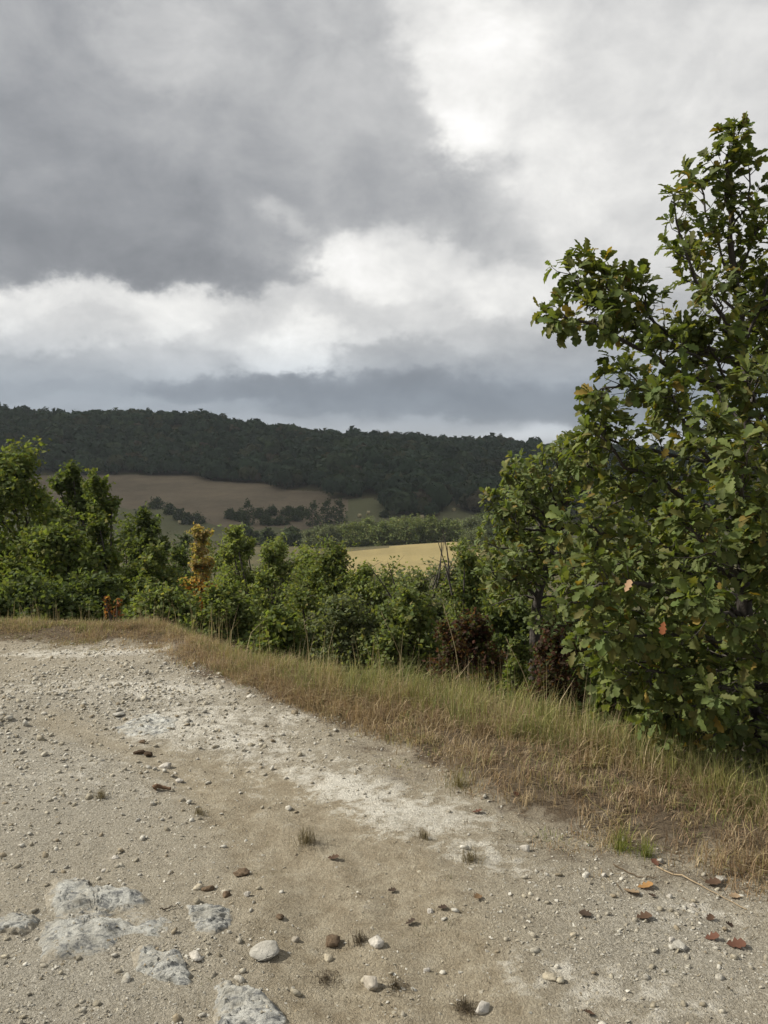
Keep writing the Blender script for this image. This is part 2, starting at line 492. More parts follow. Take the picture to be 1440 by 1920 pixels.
def gravel_material():
    m, nt, out = new_mat('chalk_gravel')
    geo = N_(nt, 'ShaderNodeTexCoord')
    o = geo.outputs['Object']
    at = N_(nt, 'ShaderNodeAttribute', attribute_name='tint')     # r: chalk, g: litter, b: stony
    sp = N_(nt, 'ShaderNodeSeparateColor', ins={0: at.outputs['Color']})
    big = N_(nt, 'ShaderNodeTexNoise', ins={'Scale': 1.7, 'Detail': 6.0, 'Roughness': 0.62, 'Vector': o})
    mid = N_(nt, 'ShaderNodeTexNoise', ins={'Scale': 11.0, 'Detail': 8.0, 'Roughness': 0.72, 'Vector': o})
    fin = N_(nt, 'ShaderNodeTexNoise', ins={'Scale': 95.0, 'Detail': 5.0, 'Roughness': 0.75, 'Vector': o})
    wv = N_(nt, 'ShaderNodeTexNoise', ins={'Scale': 60.0, 'Detail': 3.0, 'Vector': o})
    vwarp = N_(nt, 'ShaderNodeVectorMath', operation='MULTIPLY_ADD', ins={0: wv.outputs['Color'], 1: (.02, .02, .02), 2: o})
    vor = N_(nt, 'ShaderNodeTexVoronoi', ins={'Scale': 190.0, 'Randomness': 1.0, 'Vector': vwarp.outputs[0]})
    tan = N_(nt, 'ShaderNodeMix', data_type='RGBA', ins={'Factor': N_(nt, 'ShaderNodeMapRange', ins={'Value': mid.outputs['Fac'], 'From Min': .35, 'From Max': .65}).outputs[0], 'A': (0.27, 0.225, 0.155, 1), 'B': (0.43, 0.38, 0.285, 1)})
    gry = N_(nt, 'ShaderNodeMix', data_type='RGBA', ins={'Factor': N_(nt, 'ShaderNodeMapRange', ins={'Value': fin.outputs['Fac'], 'From Min': .35, 'From Max': .65}).outputs[0], 'A': (0.25, 0.228, 0.18, 1), 'B': (0.50, 0.468, 0.395, 1)})
    s1 = N_(nt, 'ShaderNodeMix', data_type='RGBA', ins={'Factor': sp.outputs[2], 'A': tan.outputs['Result'], 'B': gry.outputs['Result']})
    # chalk patches with ragged edges
    cf = N_(nt, 'ShaderNodeMath', operation='MULTIPLY_ADD', ins={0: N_(nt, 'ShaderNodeMath', operation='SUBTRACT', ins={0: mid.outputs['Fac'], 1: .5}).outputs[0], 1: 2.6, 2: sp.outputs[0]})
    cf2 = N_(nt, 'ShaderNodeMapRange', ins={'Value': cf.outputs[0], 'From Min': 0.35, 'From Max': 0.8})
    cfb = N_(nt, 'ShaderNodeMath', operation='MULTIPLY', ins={0: cf2.outputs[0], 1: N_(nt, 'ShaderNodeMapRange', ins={'Value': big.outputs['Fac'], 'From Min': .3, 'From Max': .55, 'To Min': .55}).outputs[0]})
    s2 = N_(nt, 'ShaderNodeMix', data_type='RGBA', ins={'Factor': cfb.outputs[0], 'A': s1.outputs['Result'], 'B': (0.66, 0.63, 0.55, 1)})
    # small stones in the surface
    vc = N_(nt, 'ShaderNodeSeparateColor', ins={0: vor.outputs['Color']})
    vv = N_(nt, 'ShaderNodeMapRange', ins={'Value': vc.outputs[0], 'To Min': 0.72, 'To Max': 1.25})
    vmx = N_(nt, 'ShaderNodeMix', data_type='FLOAT', ins={'Factor': .7, 'A': 1.0, 'B': vv.outputs[0]})
    s3 = N_(nt, 'ShaderNodeVectorMath', operation='SCALE', ins={0: s2.outputs['Result'], 'Scale': vmx.outputs[0]})
    # litter and humus under the grass
    lf = N_(nt, 'ShaderNodeMath', operation='MULTIPLY_ADD', ins={0: N_(nt, 'ShaderNodeMath', operation='SUBTRACT', ins={0: mid.outputs['Fac'], 1: .5}).outputs[0], 1: 2.4, 2: sp.outputs[1]})
    lf2 = N_(nt, 'ShaderNodeMapRange', ins={'Value': lf.outputs[0], 'From Min': 0.3, 'From Max': 0.85})
    lit = N_(nt, 'ShaderNodeMix', data_type='RGBA', ins={'Factor': fin.outputs['Fac'], 'A': (0.055, 0.04, 0.026, 1), 'B': (0.21, 0.165, 0.115, 1)})
    s4 = N_(nt, 'ShaderNodeMix', data_type='RGBA', ins={'Factor': lf2.outputs[0], 'A': s3.outputs[0], 'B': lit.outputs['Result']})
    # darker specks of crumbled soil
    spk = N_(nt, 'ShaderNodeTexNoise', ins={'Scale': 38.0, 'Detail': 6.0, 'Roughness': 0.8, 'Vector': o})
    spf = N_(nt, 'ShaderNodeMapRange', ins={'Value': spk.outputs['Fac'], 'From Min': .55, 'From Max': .67, 'To Max': .55})
    s5 = N_(nt, 'ShaderNodeMix', data_type='RGBA', ins={'Factor': spf.outputs[0], 'A': s4.outputs['Result'], 'B': (0.16, 0.13, 0.09, 1)})
    h1 = N_(nt, 'ShaderNodeMath', operation='MULTIPLY_ADD', ins={0: vor.outputs['Distance'], 1: -0.3, 2: fin.outputs['Fac']})
    h2 = N_(nt, 'ShaderNodeMath', operation='MULTIPLY_ADD', ins={0: mid.outputs['Fac'], 1: 1.6, 2: h1.outputs[0]})
    b = N_(nt, 'ShaderNodeBump', ins={'Strength': 1.0, 'Distance': 0.016, 'Height': h2.outputs[0]})
    p = N_(nt, 'ShaderNodeBsdfPrincipled', ins={'Base Color': s5.outputs['Result'], 'Roughness': 0.95, 'Specular IOR Level': .15, 'Normal': b.outputs[0]})
    nt.links.new(p.outputs[0], out.inputs['Surface'])
    return m


M = dict(
    gravel=gravel_material(),
    leaf=leaf_material('leaf', .42, .7, .1, (1.6, 1.6, .6)),
    oak_leaf=leaf_material('oak_leaf', .36, .62, .16, (1.5, 1.5, 0.5)),
    far_leaf=leaf_material('far_leaf', .2, .8, .1),
    grass=leaf_material('grass_blade', .3, .6, .2, (1.2, 1.2, .9)),
    dead_leaf=leaf_material('dead_leaf', .15, .7, .2, (1.2, 1.0, .8)),
    bark=bark_material('bark'),
    grey_bark=bark_material('grey_bark', (0.10, 0.092, 0.08)),
    pebble=stone_material('pebble', (0.36, 0.33, 0.27), (0.62, 0.60, 0.53), None, 40),
    stone=stone_material('limestone', (0.36, 0.34, 0.30), (0.56, 0.54, 0.49), (0.2, 0.19, 0.17), 16),
    bedrock=bedrock_material(),
    clod=stone_material('earth_clod', (0.10, 0.07, 0.045), (0.2, 0.145, 0.095), None, 30),
    meadow=field_material('dry_meadow', (0.22, 0.18, 0.085), (0.31, 0.25, 0.115), .06, (0.5, .35, .8)),
    brown=field_material('brown_field', (0.14, 0.112, 0.074), (0.215, 0.172, 0.112), .02, (-.9, .12, 1.1), fine=(.5, .5)),
    green=field_material('green_field', (0.11, 0.112, 0.055), (0.15, 0.147, 0.075), .03, None, fine=(.6, .5)),
    slope=field_material('scrub_slope', (0.05, 0.055, 0.025), (0.12, 0.10, 0.055), .12),
    bale=field_material('straw', (0.42, 0.35, 0.2), (0.55, 0.47, 0.3), 3.0),
)

# ------------------------------------------------------------------ terrain shape
E1px = [(-200, 1196), (0, 1202), (150, 1206), (290, 1206), (345, 1250), (470, 1300), (600, 1345), (700, 1390), (830, 1445), (900, 1520), (1020, 1560), (1150, 1588), (1290, 1625), (1440, 1655)]
E2px = [(-200, 1180), (0, 1183), (290, 1190), (345, 1224), (400, 1252), (600, 1304), (830, 1330), (980, 1362), (1150, 1420), (1290, 1482), (1440, 1540)]
E1 = np.array([on_plane(*p)[:2] for p in E1px] + [(2.6, 2.0), (4.5, .2), (9, -4)])
E2 = np.array([on_plane(*p)[:2] for p in E2px] + [(3.2, 2.6), (5.2, .7), (10, -3.5)])
E1 = E1[np.argsort(E1[:, 0])]
E2 = E2[np.argsort(E2[:, 0])]


def e1(x): return np.interp(x, E1[:, 0], E1[:, 1])
def e2(x): return np.interp(x, E2[:, 0], E2[:, 1])


# far profile: distance -> height, read off the photograph's valley; azimuth given as photograph column
def col_of(x, y):
    a = np.clip(np.arctan2(x, np.maximum(y, 1e-3)), -1.2, 1.2)
    return 720 + F * np.tan(a)


def ridge(u): return np.interp(u, [-900, 0, 120, 370, 560, 640, 760, 900, 1080, 1400, 2400], [40, 31, 28, 25, 17.5, 15, 13, 8.5, 2, -1, -3])


def far_z(x, y):
    r = np.hypot(x, y)
    u = col_of(x, y)
    tilt = np.interp(u, [400, 640, 760, 850, 900, 1100], [-3.0, -2.0, -.4, .6, .2, 0])
    k = [0, 20, 35, 60, 110, 155, 180, 203, 235, 268, 292, 470]
    z = np.interp(r, k, [-1, -5, -9, -13.5, -19, -20.4, -19.8, -19.7, -23.5, -27.2, -27, -9.0])
    z = z + tilt * np.exp(-((r - 190) / 30) ** 2)
    R = ridge(u)
    t = np.clip((r - 470) / 240, 0, 1)
    hill = -9 + (R + 9) * np.sin(t * PI / 2) ** 1.1
    hill = np.where(r > 710, R - (r - 710) * .06, hill)
    z = np.where(r > 470, hill, z)
    # wooded spur and side valley on the right
    z = z + 9 * np.exp(-((u - 690 - (r - 420) * -.35) / 95) ** 2) * np.exp(-((r - 450) / 85) ** 2)
    z = z - 6 * np.exp(-((u - 935) / 80) ** 2) * np.exp(-((r - 470) / 90) ** 2)
    z = z + (fbm(x / 85 + 40, y / 85 + 11, 4) - .5) * 13 * sstep(440, 600, r) * (1 - sstep(1500, 3000, r))
    z = np.maximum(z, -32)
    return z


def ground_z(x, y):
    x = np.asarray(x, float)
    y = np.asarray(y, float)
    r = np.hypot(x, y)
    d = (y - e2(x)) * .85
    near = -0.43 * np.where(d > 0, d - .5 * (1 - np.exp(-d / .5)), 0)
    dv = y - e1(x)
    near = near + 0.05 * sstep(0, .5, dv) * (1 - sstep(.6, 2.0, dv))
    az = np.abs(np.arctan2(x, y))
    f = far_z(x, y) * (1 - sstep(1.3, 1.9, az))
    w = sstep(14, 26, r)
    return near * (1 - w) + f * w


# ------------------------------------------------------------------ near ground
rng = np.random.default_rng(11)


def blob(x, y, u, v, ru, rv):
    c = on_plane(u, v)
    cx = on_plane(u + ru, v)[0] - c[0]
    cy = on_plane(u, v - rv)[1] - c[1]
    return np.exp(-((x - c[0]) / cx) ** 2 - ((y - c[1]) / cy) ** 2)


RUTS = [np.array([on_plane(u, v)[:2] for (u, v) in p]) for p in (
    [(640, 2000), (640, 1880), (620, 1760), (570, 1640), (480, 1540), (380, 1460), (260, 1400), (100, 1350)],
    [(900, 2000), (860, 1880), (800, 1760), (730, 1660), (640, 1570), (540, 1490), (420, 1430), (280, 1390)])]


def rut_mask(x, y):
    out = np.zeros(np.shape(x))
    for R in RUTS:
        best = np.full(np.shape(x), 9.0)
        for a, b in zip(R[:-1], R[1:]):
            ab = b - a
            t = np.clip(((x - a[0]) * ab[0] + (y - a[1]) * ab[1]) / (ab @ ab), 0, 1)
            best = np.minimum(best, np.hypot(x - a[0] - ab[0] * t, y - a[1] - ab[1] * t))
        w = .17 + .1 * (fbm(x * 1.5 + 6, y * 1.5 + 2, 2) - .5)
        out = np.maximum(out, np.exp(-(best / w) ** 2))
    return out


def near_relief(x, y):
    h = (fbm(x * .9 + 3, y * .9, 3) - .5) * .07 + (fbm(x * 5, y * 5 + 9, 4, .6) - .5) * .035
    h = h + (fbm(x * 24 + 5, y * 24, 3, .6) - .5) * .016
    # wheel track: a shallow trough, and the bank of coarse gravel on the left
    h = h - .028 * rut_mask(x, y)
    h = h + .035 * blob(x, y, 120, 1320, 200, 40)
    return h


def surf_z(x, y):
    return ground_z(x, y) + near_relief(x, y)


def chalk_mask(x, y):
    s = 0
    for (u, v, ru, rv, a) in [(280, 1365, 75, 26, 1.0), (640, 1475, 150, 34, .62), (800, 1535, 150, 32, .72), (460, 1420, 190, 36, .52), (900, 1600, 110, 26, .5), (330, 1300, 160, 22, .55), (150, 1440, 260, 60, .3), (560, 1500, 220, 70, .3), (420, 1340, 120, 20, .5), (980, 1640, 90, 24, .4),
                              (450, 1375, 130, 22, .45), (250, 1215, 80, 6, 1.1), (120, 1222, 140, 9, .8), (700, 1590, 70, 50, .3), (120, 1290, 250, 20, .5),
                              (1200, 1880, 260, 60, .45), (1280, 1700, 150, 40, .5), (560, 1340, 60, 14, .5), (980, 1820, 160, 40, .35)]:
        s = s + a * blob(x, y, u, v, ru, rv)
    return np.clip(s, 0, 1.2)


def make_ground():
    xs = np.concatenate([np.arange(-14, -4.4, .25), np.arange(-4.4, 2.4, .033), np.arange(2.4, 10.1, .25)])
    ys = np.concatenate([np.arange(-6, 1.8, .3), np.arange(1.8, 8.6, .033), np.arange(8.6, 17.1, .3)])
    X, Y = np.meshgrid(xs, ys)
    Z = surf_z(X, Y)
    dv = Y - e1(X)
    rut = rut_mask(X, Y)
    chalk = chalk_mask(X, Y) * (1 - .75 * rut)
    litter = sstep(-.25, .35, dv + (fbm(X * 2.3, Y * 2.3, 3) - .5) * .7)
    for (u, v, ru, rv, a) in [(770, 1450, 90, 22, .5), (1080, 1600, 140, 24, .5), (560, 1560, 50, 20, .4), (250, 1225, 70, 8, .4), (330, 1225, 60, 12, .5), (1300, 1640, 160, 26, .6), (700, 1400, 90, 18, .5)]:
        litter = np.maximum(litter, a * blob(X, Y, u, v, ru, rv))
    stony = np.clip(.3 - .75 * rut_mask(X, Y) + .8 * blob(X, Y, 100, 1400, 420, 160) + .6 * blob(X, Y, 150, 1850, 300, 120) + .7 * blob(X, Y, 1250, 1760, 240, 130) - .5 * blob(X, Y, 640, 1640, 200, 160), 0, 1)
    C = np.stack([chalk, litter, stony], -1).reshape(-1, 3)
    nx, ny = len(xs), len(ys)
    idx = np.arange(nx * ny).reshape(ny, nx)
    Fq = np.stack([idx[:-1, :-1], idx[:-1, 1:], idx[1:, 1:], idx[1:, :-1]], -1).reshape(-1, 4)
    mb = MB()
    mb.add(np.stack([X, Y, Z], -1).reshape(-1, 3), Fq, C)
    o = mb.build('ground', M['gravel'], smooth=True)
    tag(o, 'pale chalky gravel track with worn tan wheel line and grassy edge', kind='structure')


make_ground()

# ------------------------------------------------------------------ valley terrain in a polar grid, split by land use
RB_U = [-900, 0, 205, 370, 400, 500, 530, 600, 622, 650, 700, 726, 745, 800, 827, 832, 905, 1000, 1200, 2500]
RB_V = [895, 890, 890, 892, 902, 908, 920, 929, 943, 947, 949, 962, 972, 973, 970, 944, 964, 972, 972, 972]


def r_of_v(v):
    """distance at which the far slope is met by a ray of photograph row v"""
    dd = np.tan(np.arctan((np.asarray(v, float) - 960) / F) + PITCH)
    return 57.6 / (dd + .1)


def forest_edge(u): return r_of_v(np.interp(u, RB_U, RB_V))


def land_use(x, y):
    r, u = np.hypot(x, y), col_of(x, y)
    k = np.zeros(x.shape, int)                       # 0 scrub slope
    mw = (r > 150) & (r < 203 + 3 * np.sin(u / 40)) & (u > 628 - (203 - r) * .5) & (u < 905 + (203 - r) * .4)
    k[mw] = 1
    fe = forest_edge(u)
    fld = (r > 288) & (r < fe + 3) & (u > -700) & (u < 1500)
    k[fld] = 3
    vrow = 960 + F * np.tan(np.arctan(57.6 / np.maximum(r, 1) - .1) - PITCH)
    edge = np.interp(u, [-700, 180, 265, 330, 370, 400, 460, 640, 660], [930, 940, 948, 952, 972, 985, 992, 985, 935])
    edge2 = edge + 4 * np.sin(u / 17)
    k[fld & (vrow < edge2) & (u < 655)] = 2
    return k


def make_valley():
    aa = np.concatenate([np.linspace(-180, -60, 40, endpoint=False), np.linspace(-60, -29, 40, endpoint=False), np.linspace(-29, 29, 330, endpoint=False), np.linspace(29, 60, 40, endpoint=False), np.linspace(60, 180, 40)])
    rr = np.concatenate([np.linspace(12, 100, 30, endpoint=False), np.linspace(100, 250, 60, endpoint=False), np.linspace(250, 480, 130, endpoint=False), np.linspace(480, 760, 30, endpoint=False), np.geomspace(760, 2800, 24)])
    A, R = np.meshgrid(np.radians(aa), rr)
    X, Y = R * np.sin(A), R * np.cos(A)
    Z = ground_z(X, Y) - .3 * (1 - sstep(12, 22, R))
    na, nr = len(aa), len(rr)
    idx = np.arange(na * nr).reshape(nr, na)
    Q = np.stack([idx[:-1, :-1], idx[1:, :-1], idx[1:, 1:], idx[:-1, 1:]], -1).reshape(-1, 4)[:, ::-1]
    V = np.stack([X, Y, Z], -1).reshape(-1, 3)
    cen = V[Q].mean(1)
    k = land_use(cen[:, 0], cen[:, 1])
    for i, (name, mat) in enumerate([('valley_slope', M['slope']), ('dry_meadow', M['meadow']), ('ploughed_field', M['brown']), ('pasture', M['green'])]):
        q = Q[k == i]
        used, inv = np.unique(q, return_inverse=True)
        mb = MB()
        mb.add(V[used], inv.reshape(-1, 4), (1, 1, 1))
        tag(mb.build(name, mat, smooth=True), ['dark scrubby slope falling into the valley and up to the horizon', 'sunlit golden dry meadow below the shrubs', 'brown ploughed field on the far hillside', 'dull green pasture strips at the foot of the far hill'][i], kind='structure')


make_valley()

# ------------------------------------------------------------------ foliage
LEAF_V = np.array([[0, 0, 0], [.45, .34, .05], [1, 0, -.06], [.45, -.34, .05]])
LEAF_F = [[0, 1, 2], [0, 2, 3]]

PAL = {   # base albedo colours with weights: green, dark green, olive ...
    'oak': [((.116, .146, .050), 5), ((.096, .125, .045), 4), ((.142, .168, .056), 3), ((.165, .17, .06), 1)],
    'near_oak': [((.112, .138, .045), 5), ((.090, .115, .040), 4), ((.138, .158, .052), 3), ((.17, .162, .055), 1)],
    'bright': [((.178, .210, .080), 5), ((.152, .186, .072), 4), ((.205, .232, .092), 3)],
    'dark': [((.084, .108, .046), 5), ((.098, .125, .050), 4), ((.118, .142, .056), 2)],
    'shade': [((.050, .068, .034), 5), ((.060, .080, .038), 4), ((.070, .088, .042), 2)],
    'grey_green': [((.138, .158, .082), 5), ((.118, .138, .072), 4), ((.158, .176, .094), 2)],
    'mixed': [((.135, .165, .062), 5), ((.112, .142, .055), 4), ((.165, .19, .072), 3), ((.185, .18, .07), 1)],
    'red': [((.080, .042, .032), 5), ((.10, .050, .036), 3), ((.06, .046, .03), 4), ((.072, .080, .034), 4)],
    'orange_low': [((.56, .25, .06), 5), ((.50, .29, .08), 4), ((.40, .28, .09), 3)],
    'orange_top': [((.38, .28, .13), 5), ((.32, .26, .12), 4), ((.21, .21, .09), 3)],
    'flame': [((.28, .11, .05), 5), ((.34, .19, .08), 3), ((.18, .07, .04), 3), ((.09, .11, .04), 6)],
}


def palette(rng, name, n):
    p = PAL[name]
    w = np.array([x[1] for x in p], float)
    i = rng.choice(len(p), n, p=w / w.sum())
    c = np.array([x[0] for x in p])[i]
    return c * rng.uniform(.75, 1.3, (n, 1)) * rng.uniform(.93, 1.07, (n, 3))


def scatter_leaves(mb, rng, cent, nrm_bias, size, pal):
    n = len(cent)
    nr = rng.normal(size=(n, 3)) * .75 + nrm_bias
    R = frames(rng, nr)
    s = size * rng.uniform(.65, 1.3, n)
    col = pal if isinstance(pal, np.ndarray) else palette(rng, pal, n)
    mb.batch(LEAF_V, LEAF_F, R * s[:, None, None], cent, col)


def plant_meshes(seed, H, R, zlow, nlobe, nleaf, leaf, pal, lobe_r=.36, top='dome', squash=.85, stems=1, lean=(0, 0), bare=0, pal2=None, trunk_r=None, subs=22):
    """trunk-and-limb mesh and leaf mesh of one tree or shrub standing at the origin"""
    rng = np.random.default_rng(seed)
    wood, crown = MB(), MB()
    tr = trunk_r or (.018 + H * .014)
    forks = []
    for s in range(stems):
        off = rng.normal(size=2) * (.0 if stems == 1 else .12 * R)
        le = np.array(lean) + rng.normal(size=2) * .06 * H * (1 if stems == 1 else 1.6)
        top_p = np.array([off[0] + le[0], off[1] + le[1], zlow + (H - zlow) * .55])
        path = smooth_path([[off[0] * .4, off[1] * .4, -.12], [off[0] * .7 + le[0] * .3 + rng.normal() * .03, off[1] * .7 + le[1] * .3, top_p[2] * .45], top_p], 9)
        tube(wood, path, np.linspace(tr, tr * .45, 9) / math.sqrt(stems), 6)
        forks.append(path)
    pts, nrm, hs = [], [], []
    for i in range(nlobe):
        h = (i + .5) / nlobe
        prof = {'dome': math.sqrt(max(0.02, 1 - (2 * h - .75) ** 2 * .75)), 'cone': 1.05 * (1 - h) ** .7 + .12, 'column': .85 + .2 * math.sin(h * PI) - .6 * h ** 2.5}[top]
        th = i * 2.399 + rng.normal() * .5
        rl = R * lobe_r * rng.uniform(.7, 1.25) * (1.0 if top != 'cone' else (1.15 - .65 * h))
        rad = max(R * .22, R * prof - rl * .45) * math.sqrt(rng.uniform(.15, 1.0))
        z = zlow + (H - zlow - rl * squash * 1.25) * (i / (nlobe - 1))
        f = forks[i % stems]
        c = np.array([math.cos(th) * rad + lean[0] * h * 1.3, math.sin(th) * rad + lean[1] * h * 1.3, z + (rng.normal() * .04 * H if i < nlobe - 1 else 0)])
        # limb to the lobe
        p0 = f[min(8, 2 + int(h * 6))]
        mid = (p0 + c) / 2 + rng.normal(size=3) * .08 * R + np.array([0, 0, -.08 * R])
        limb = smooth_path([p0, mid, c], 6)
        tube(wood, limb, np.linspace(tr * .42, tr * .13, 6), 5)
        k = max(3, int(subs * rng.uniform(.7, 1.3)))
        dirs = rng.normal(size=(k, 3))
        up = max(0, h - .55) / .45           # the top of the crown grows in upright shoots
        dirs[:, 2] += .25 + 1.5 * up
        dirs[:, :2] *= 1 - .25 * up
        dirs /= np.linalg.norm(dirs, axis=1)[:, None]
        ln = rl * rng.uniform(.35, 1.5, (k, 1)) ** (1 + .5 * up)
        sc = c + dirs * ln * np.array([1, 1, squash])
        for q in sc[:max(2, k // 3)] if H < 4.5 else []:
            tube(wood, smooth_path([c, (c + q) / 2 + rng.normal(size=3) * .08 * rl, q], 4), np.linspace(tr * .14, tr * .05, 4), 3)
        per = max(1, int(nleaf / nlobe / k))
        # leaves sit along each shoot, thinning out towards its tip
        tt = rng.uniform(.25, 1.04, (k, per, 1)) ** .8
        cl = (c + (sc - c)[:, None, :] * tt + rng.normal(size=(k, per, 3)) * (rl * .15 * (1.25 - .6 * tt))).reshape(-1, 3)
        pts.append(cl)
        out = np.repeat(dirs, per, axis=0) * .5
        out[:, 2] += .55
        nrm.append(out)
        hs.append(cl[:, 2])
    # thin filling inside the crown so that it closes
    nf = int(nleaf * .22)
    hh = rng.random(nf) ** 1.15
    pr = {'dome': np.sqrt(np.maximum(.02, 1 - (2 * hh - .75) ** 2 * .75)), 'cone': 1.05 * (1 - hh) ** .7 + .06, 'column': .8 + .2 * np.sin(hh * PI) - .65 * hh ** 2.5}[top]
    th = rng.uniform(0, 2 * PI, nf)
    rr = R * pr * np.sqrt(rng.random(nf)) * .75
    pts.append(np.stack([np.cos(th) * rr + lean[0] * hh * 1.3, np.sin(th) * rr + lean[1] * hh * 1.3, zlow * .6 + (H * .9 - zlow * .6) * hh], 1))
    nrm.append(np.tile((0, 0, .5), (nf, 1)))
    P, Nn = np.concatenate(pts), np.concatenate(nrm)
    if pal2 is not None:
        hh = P[:, 2] / H + rng.normal(size=len(P)) * .08
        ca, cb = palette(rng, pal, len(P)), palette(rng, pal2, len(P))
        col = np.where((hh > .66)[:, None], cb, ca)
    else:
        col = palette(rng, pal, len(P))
    scatter_leaves(crown, rng, P, Nn, leaf, col)
    for b in range(bare):      # dead twigs sticking out of the top
        th, a = rng.uniform(0, 2 * PI), rng.uniform(.1, .5)
        p0 = np.array([math.cos(th) * R * .4, math.sin(th) * R * .4, H * .8])
        p1 = p0 + np.array([math.cos(th) * a * R, math.sin(th) * a * R, H * rng.uniform(.22, .36)])
        path = smooth_path([p0, (p0 + p1) / 2 + rng.normal(size=3) * .04, p1], 6)
        tube(wood, path, np.linspace(tr * .3, tr * .08, 6), 4)
        for j in range(7):
            q = path[1 + j % 5]
            tube(wood, [q, q + rng.normal(size=3) * .07 * H + np.array([0, 0, .02])], [tr * .09, tr * .03], 3)
    return wood, crown


PLANTS = []


def plant(name, label, cat, u, vtop, y, wpx, seed, nleaf=7000, leaf=.06, pal='mixed', zl=.12, group=None, bark='bark', leafmat='leaf', crown_name='crown', sink=0.0, minh=.3, **kw):
    """place a plant so that its foot stands on the ground at depth y under photograph column u; its top reaches row vtop"""
    x = at_y(u, 960, y)[0]
    zg = float(ground_z(x, y)) - sink
    zt = at_y(u, vtop, y)[2]
    H = max(minh, zt - zg)
    R = wpx / F * y / 2
    wood, crown = plant_meshes(seed, H, R, H * zl, nleaf=int(nleaf * 1.2), leaf=leaf * 1.1, pal=pal, **kw)
    root = empty(name, (x, y, zg))
    wood.build('trunk', M[bark], root, smooth=True)
    crown.build(crown_name, M[leafmat], root)
    tag(root, label, cat, group)
    PLANTS.append(root)
    return root


# ---- left hand trees
plant('oak_tree', 'dark broad green oak tree cut by the left edge of the picture', 'tree', 15, 838, 13.0, 330, 101, 24000, .075, 'oak', .05, nlobe=30, lobe_r=.3, stems=2, subs=30)
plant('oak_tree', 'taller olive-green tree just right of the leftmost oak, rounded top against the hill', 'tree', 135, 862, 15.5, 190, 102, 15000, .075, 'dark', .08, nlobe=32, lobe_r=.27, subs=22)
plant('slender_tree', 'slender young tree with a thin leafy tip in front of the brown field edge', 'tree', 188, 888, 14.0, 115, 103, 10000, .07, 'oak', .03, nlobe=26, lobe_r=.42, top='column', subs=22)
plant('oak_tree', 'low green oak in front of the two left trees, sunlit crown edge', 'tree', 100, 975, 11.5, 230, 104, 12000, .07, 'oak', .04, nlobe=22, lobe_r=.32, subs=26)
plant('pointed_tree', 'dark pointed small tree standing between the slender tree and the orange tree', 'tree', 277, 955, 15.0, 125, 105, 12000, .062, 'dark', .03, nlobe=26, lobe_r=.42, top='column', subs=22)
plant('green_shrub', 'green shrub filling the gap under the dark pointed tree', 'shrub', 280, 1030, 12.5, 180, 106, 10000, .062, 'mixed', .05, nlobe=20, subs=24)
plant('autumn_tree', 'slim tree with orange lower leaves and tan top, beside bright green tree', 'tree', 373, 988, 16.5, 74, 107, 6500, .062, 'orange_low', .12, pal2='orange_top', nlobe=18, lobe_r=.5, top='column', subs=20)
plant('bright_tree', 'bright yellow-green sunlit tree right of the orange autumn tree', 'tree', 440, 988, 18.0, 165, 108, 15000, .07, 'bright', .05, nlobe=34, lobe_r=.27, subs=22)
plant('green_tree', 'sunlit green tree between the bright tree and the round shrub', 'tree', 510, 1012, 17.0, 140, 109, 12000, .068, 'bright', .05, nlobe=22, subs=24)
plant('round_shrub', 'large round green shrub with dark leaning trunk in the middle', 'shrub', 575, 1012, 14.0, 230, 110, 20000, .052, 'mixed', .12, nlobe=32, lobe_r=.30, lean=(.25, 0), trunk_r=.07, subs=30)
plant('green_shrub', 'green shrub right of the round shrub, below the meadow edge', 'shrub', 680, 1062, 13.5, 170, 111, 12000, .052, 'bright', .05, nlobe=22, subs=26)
plant('thorny_shrub', 'grey-green shrub with bare dead twigs poking up before the meadow', 'shrub', 775, 1066, 12.5, 200, 112, 12500, .05, 'grey_green', .05, nlobe=24, bare=5, subs=26)
plant('green_shrub', 'fine-leaved green shrub to the left of the second oak, under the pale hedge tree', 'shrub', 875, 1045, 11.0, 170, 113, 12000, .05, 'mixed', .05, nlobe=22, bare=2, subs=26)
# ---- shrubs further down the slope that close the gaps
for i, (u, vt, y, w, pal, lab) in enumerate([
    (330, 1045, 21, 120, 'dark', 'shaded green shrub behind the foot of the orange autumn tree'), (410, 1030, 24, 150, 'mixed', 'green tree half hidden behind the bright tree'),
    (560, 1030, 23, 160, 'bright', 'sunlit shrub peeping over the round shrub on its left'), (640, 1050, 21, 150, 'bright', 'sunlit shrub behind the right shoulder of the round shrub'),
    (730, 1072, 20, 170, 'mixed', 'green shrub between the round shrub and the dead twigs, further down'), (850, 1058, 19, 150, 'grey_green', 'grey-green shrub just below the right end of the meadow'),
    (930, 1040, 16, 130, 'mixed', 'green shrub behind the left side of the second oak'), (235, 990, 20, 150, 'dark', 'dark tree behind the slender tree'),
    (60, 960, 19, 260, 'dark', 'dark tree behind the left oaks'),
    (1010, 1010, 12.5, 170, 'mixed', 'green shrub showing behind the trunk of the second oak'), (1120, 985, 11.5, 190, 'dark', 'dark shrub behind the gap between the two oaks'),
    (1260, 960, 11, 220, 'dark', 'dark shrub deep behind the near oak crown'), (1410, 960, 10.5, 220, 'dark', 'dark shrub behind the near oak at the right edge'),
]):
    plant('slope_shrub', lab, 'shrub', u, vt - 14, y, w * 1.3, 140 + i, 6500, .085, pal, .03, nlobe=20, subs=16)
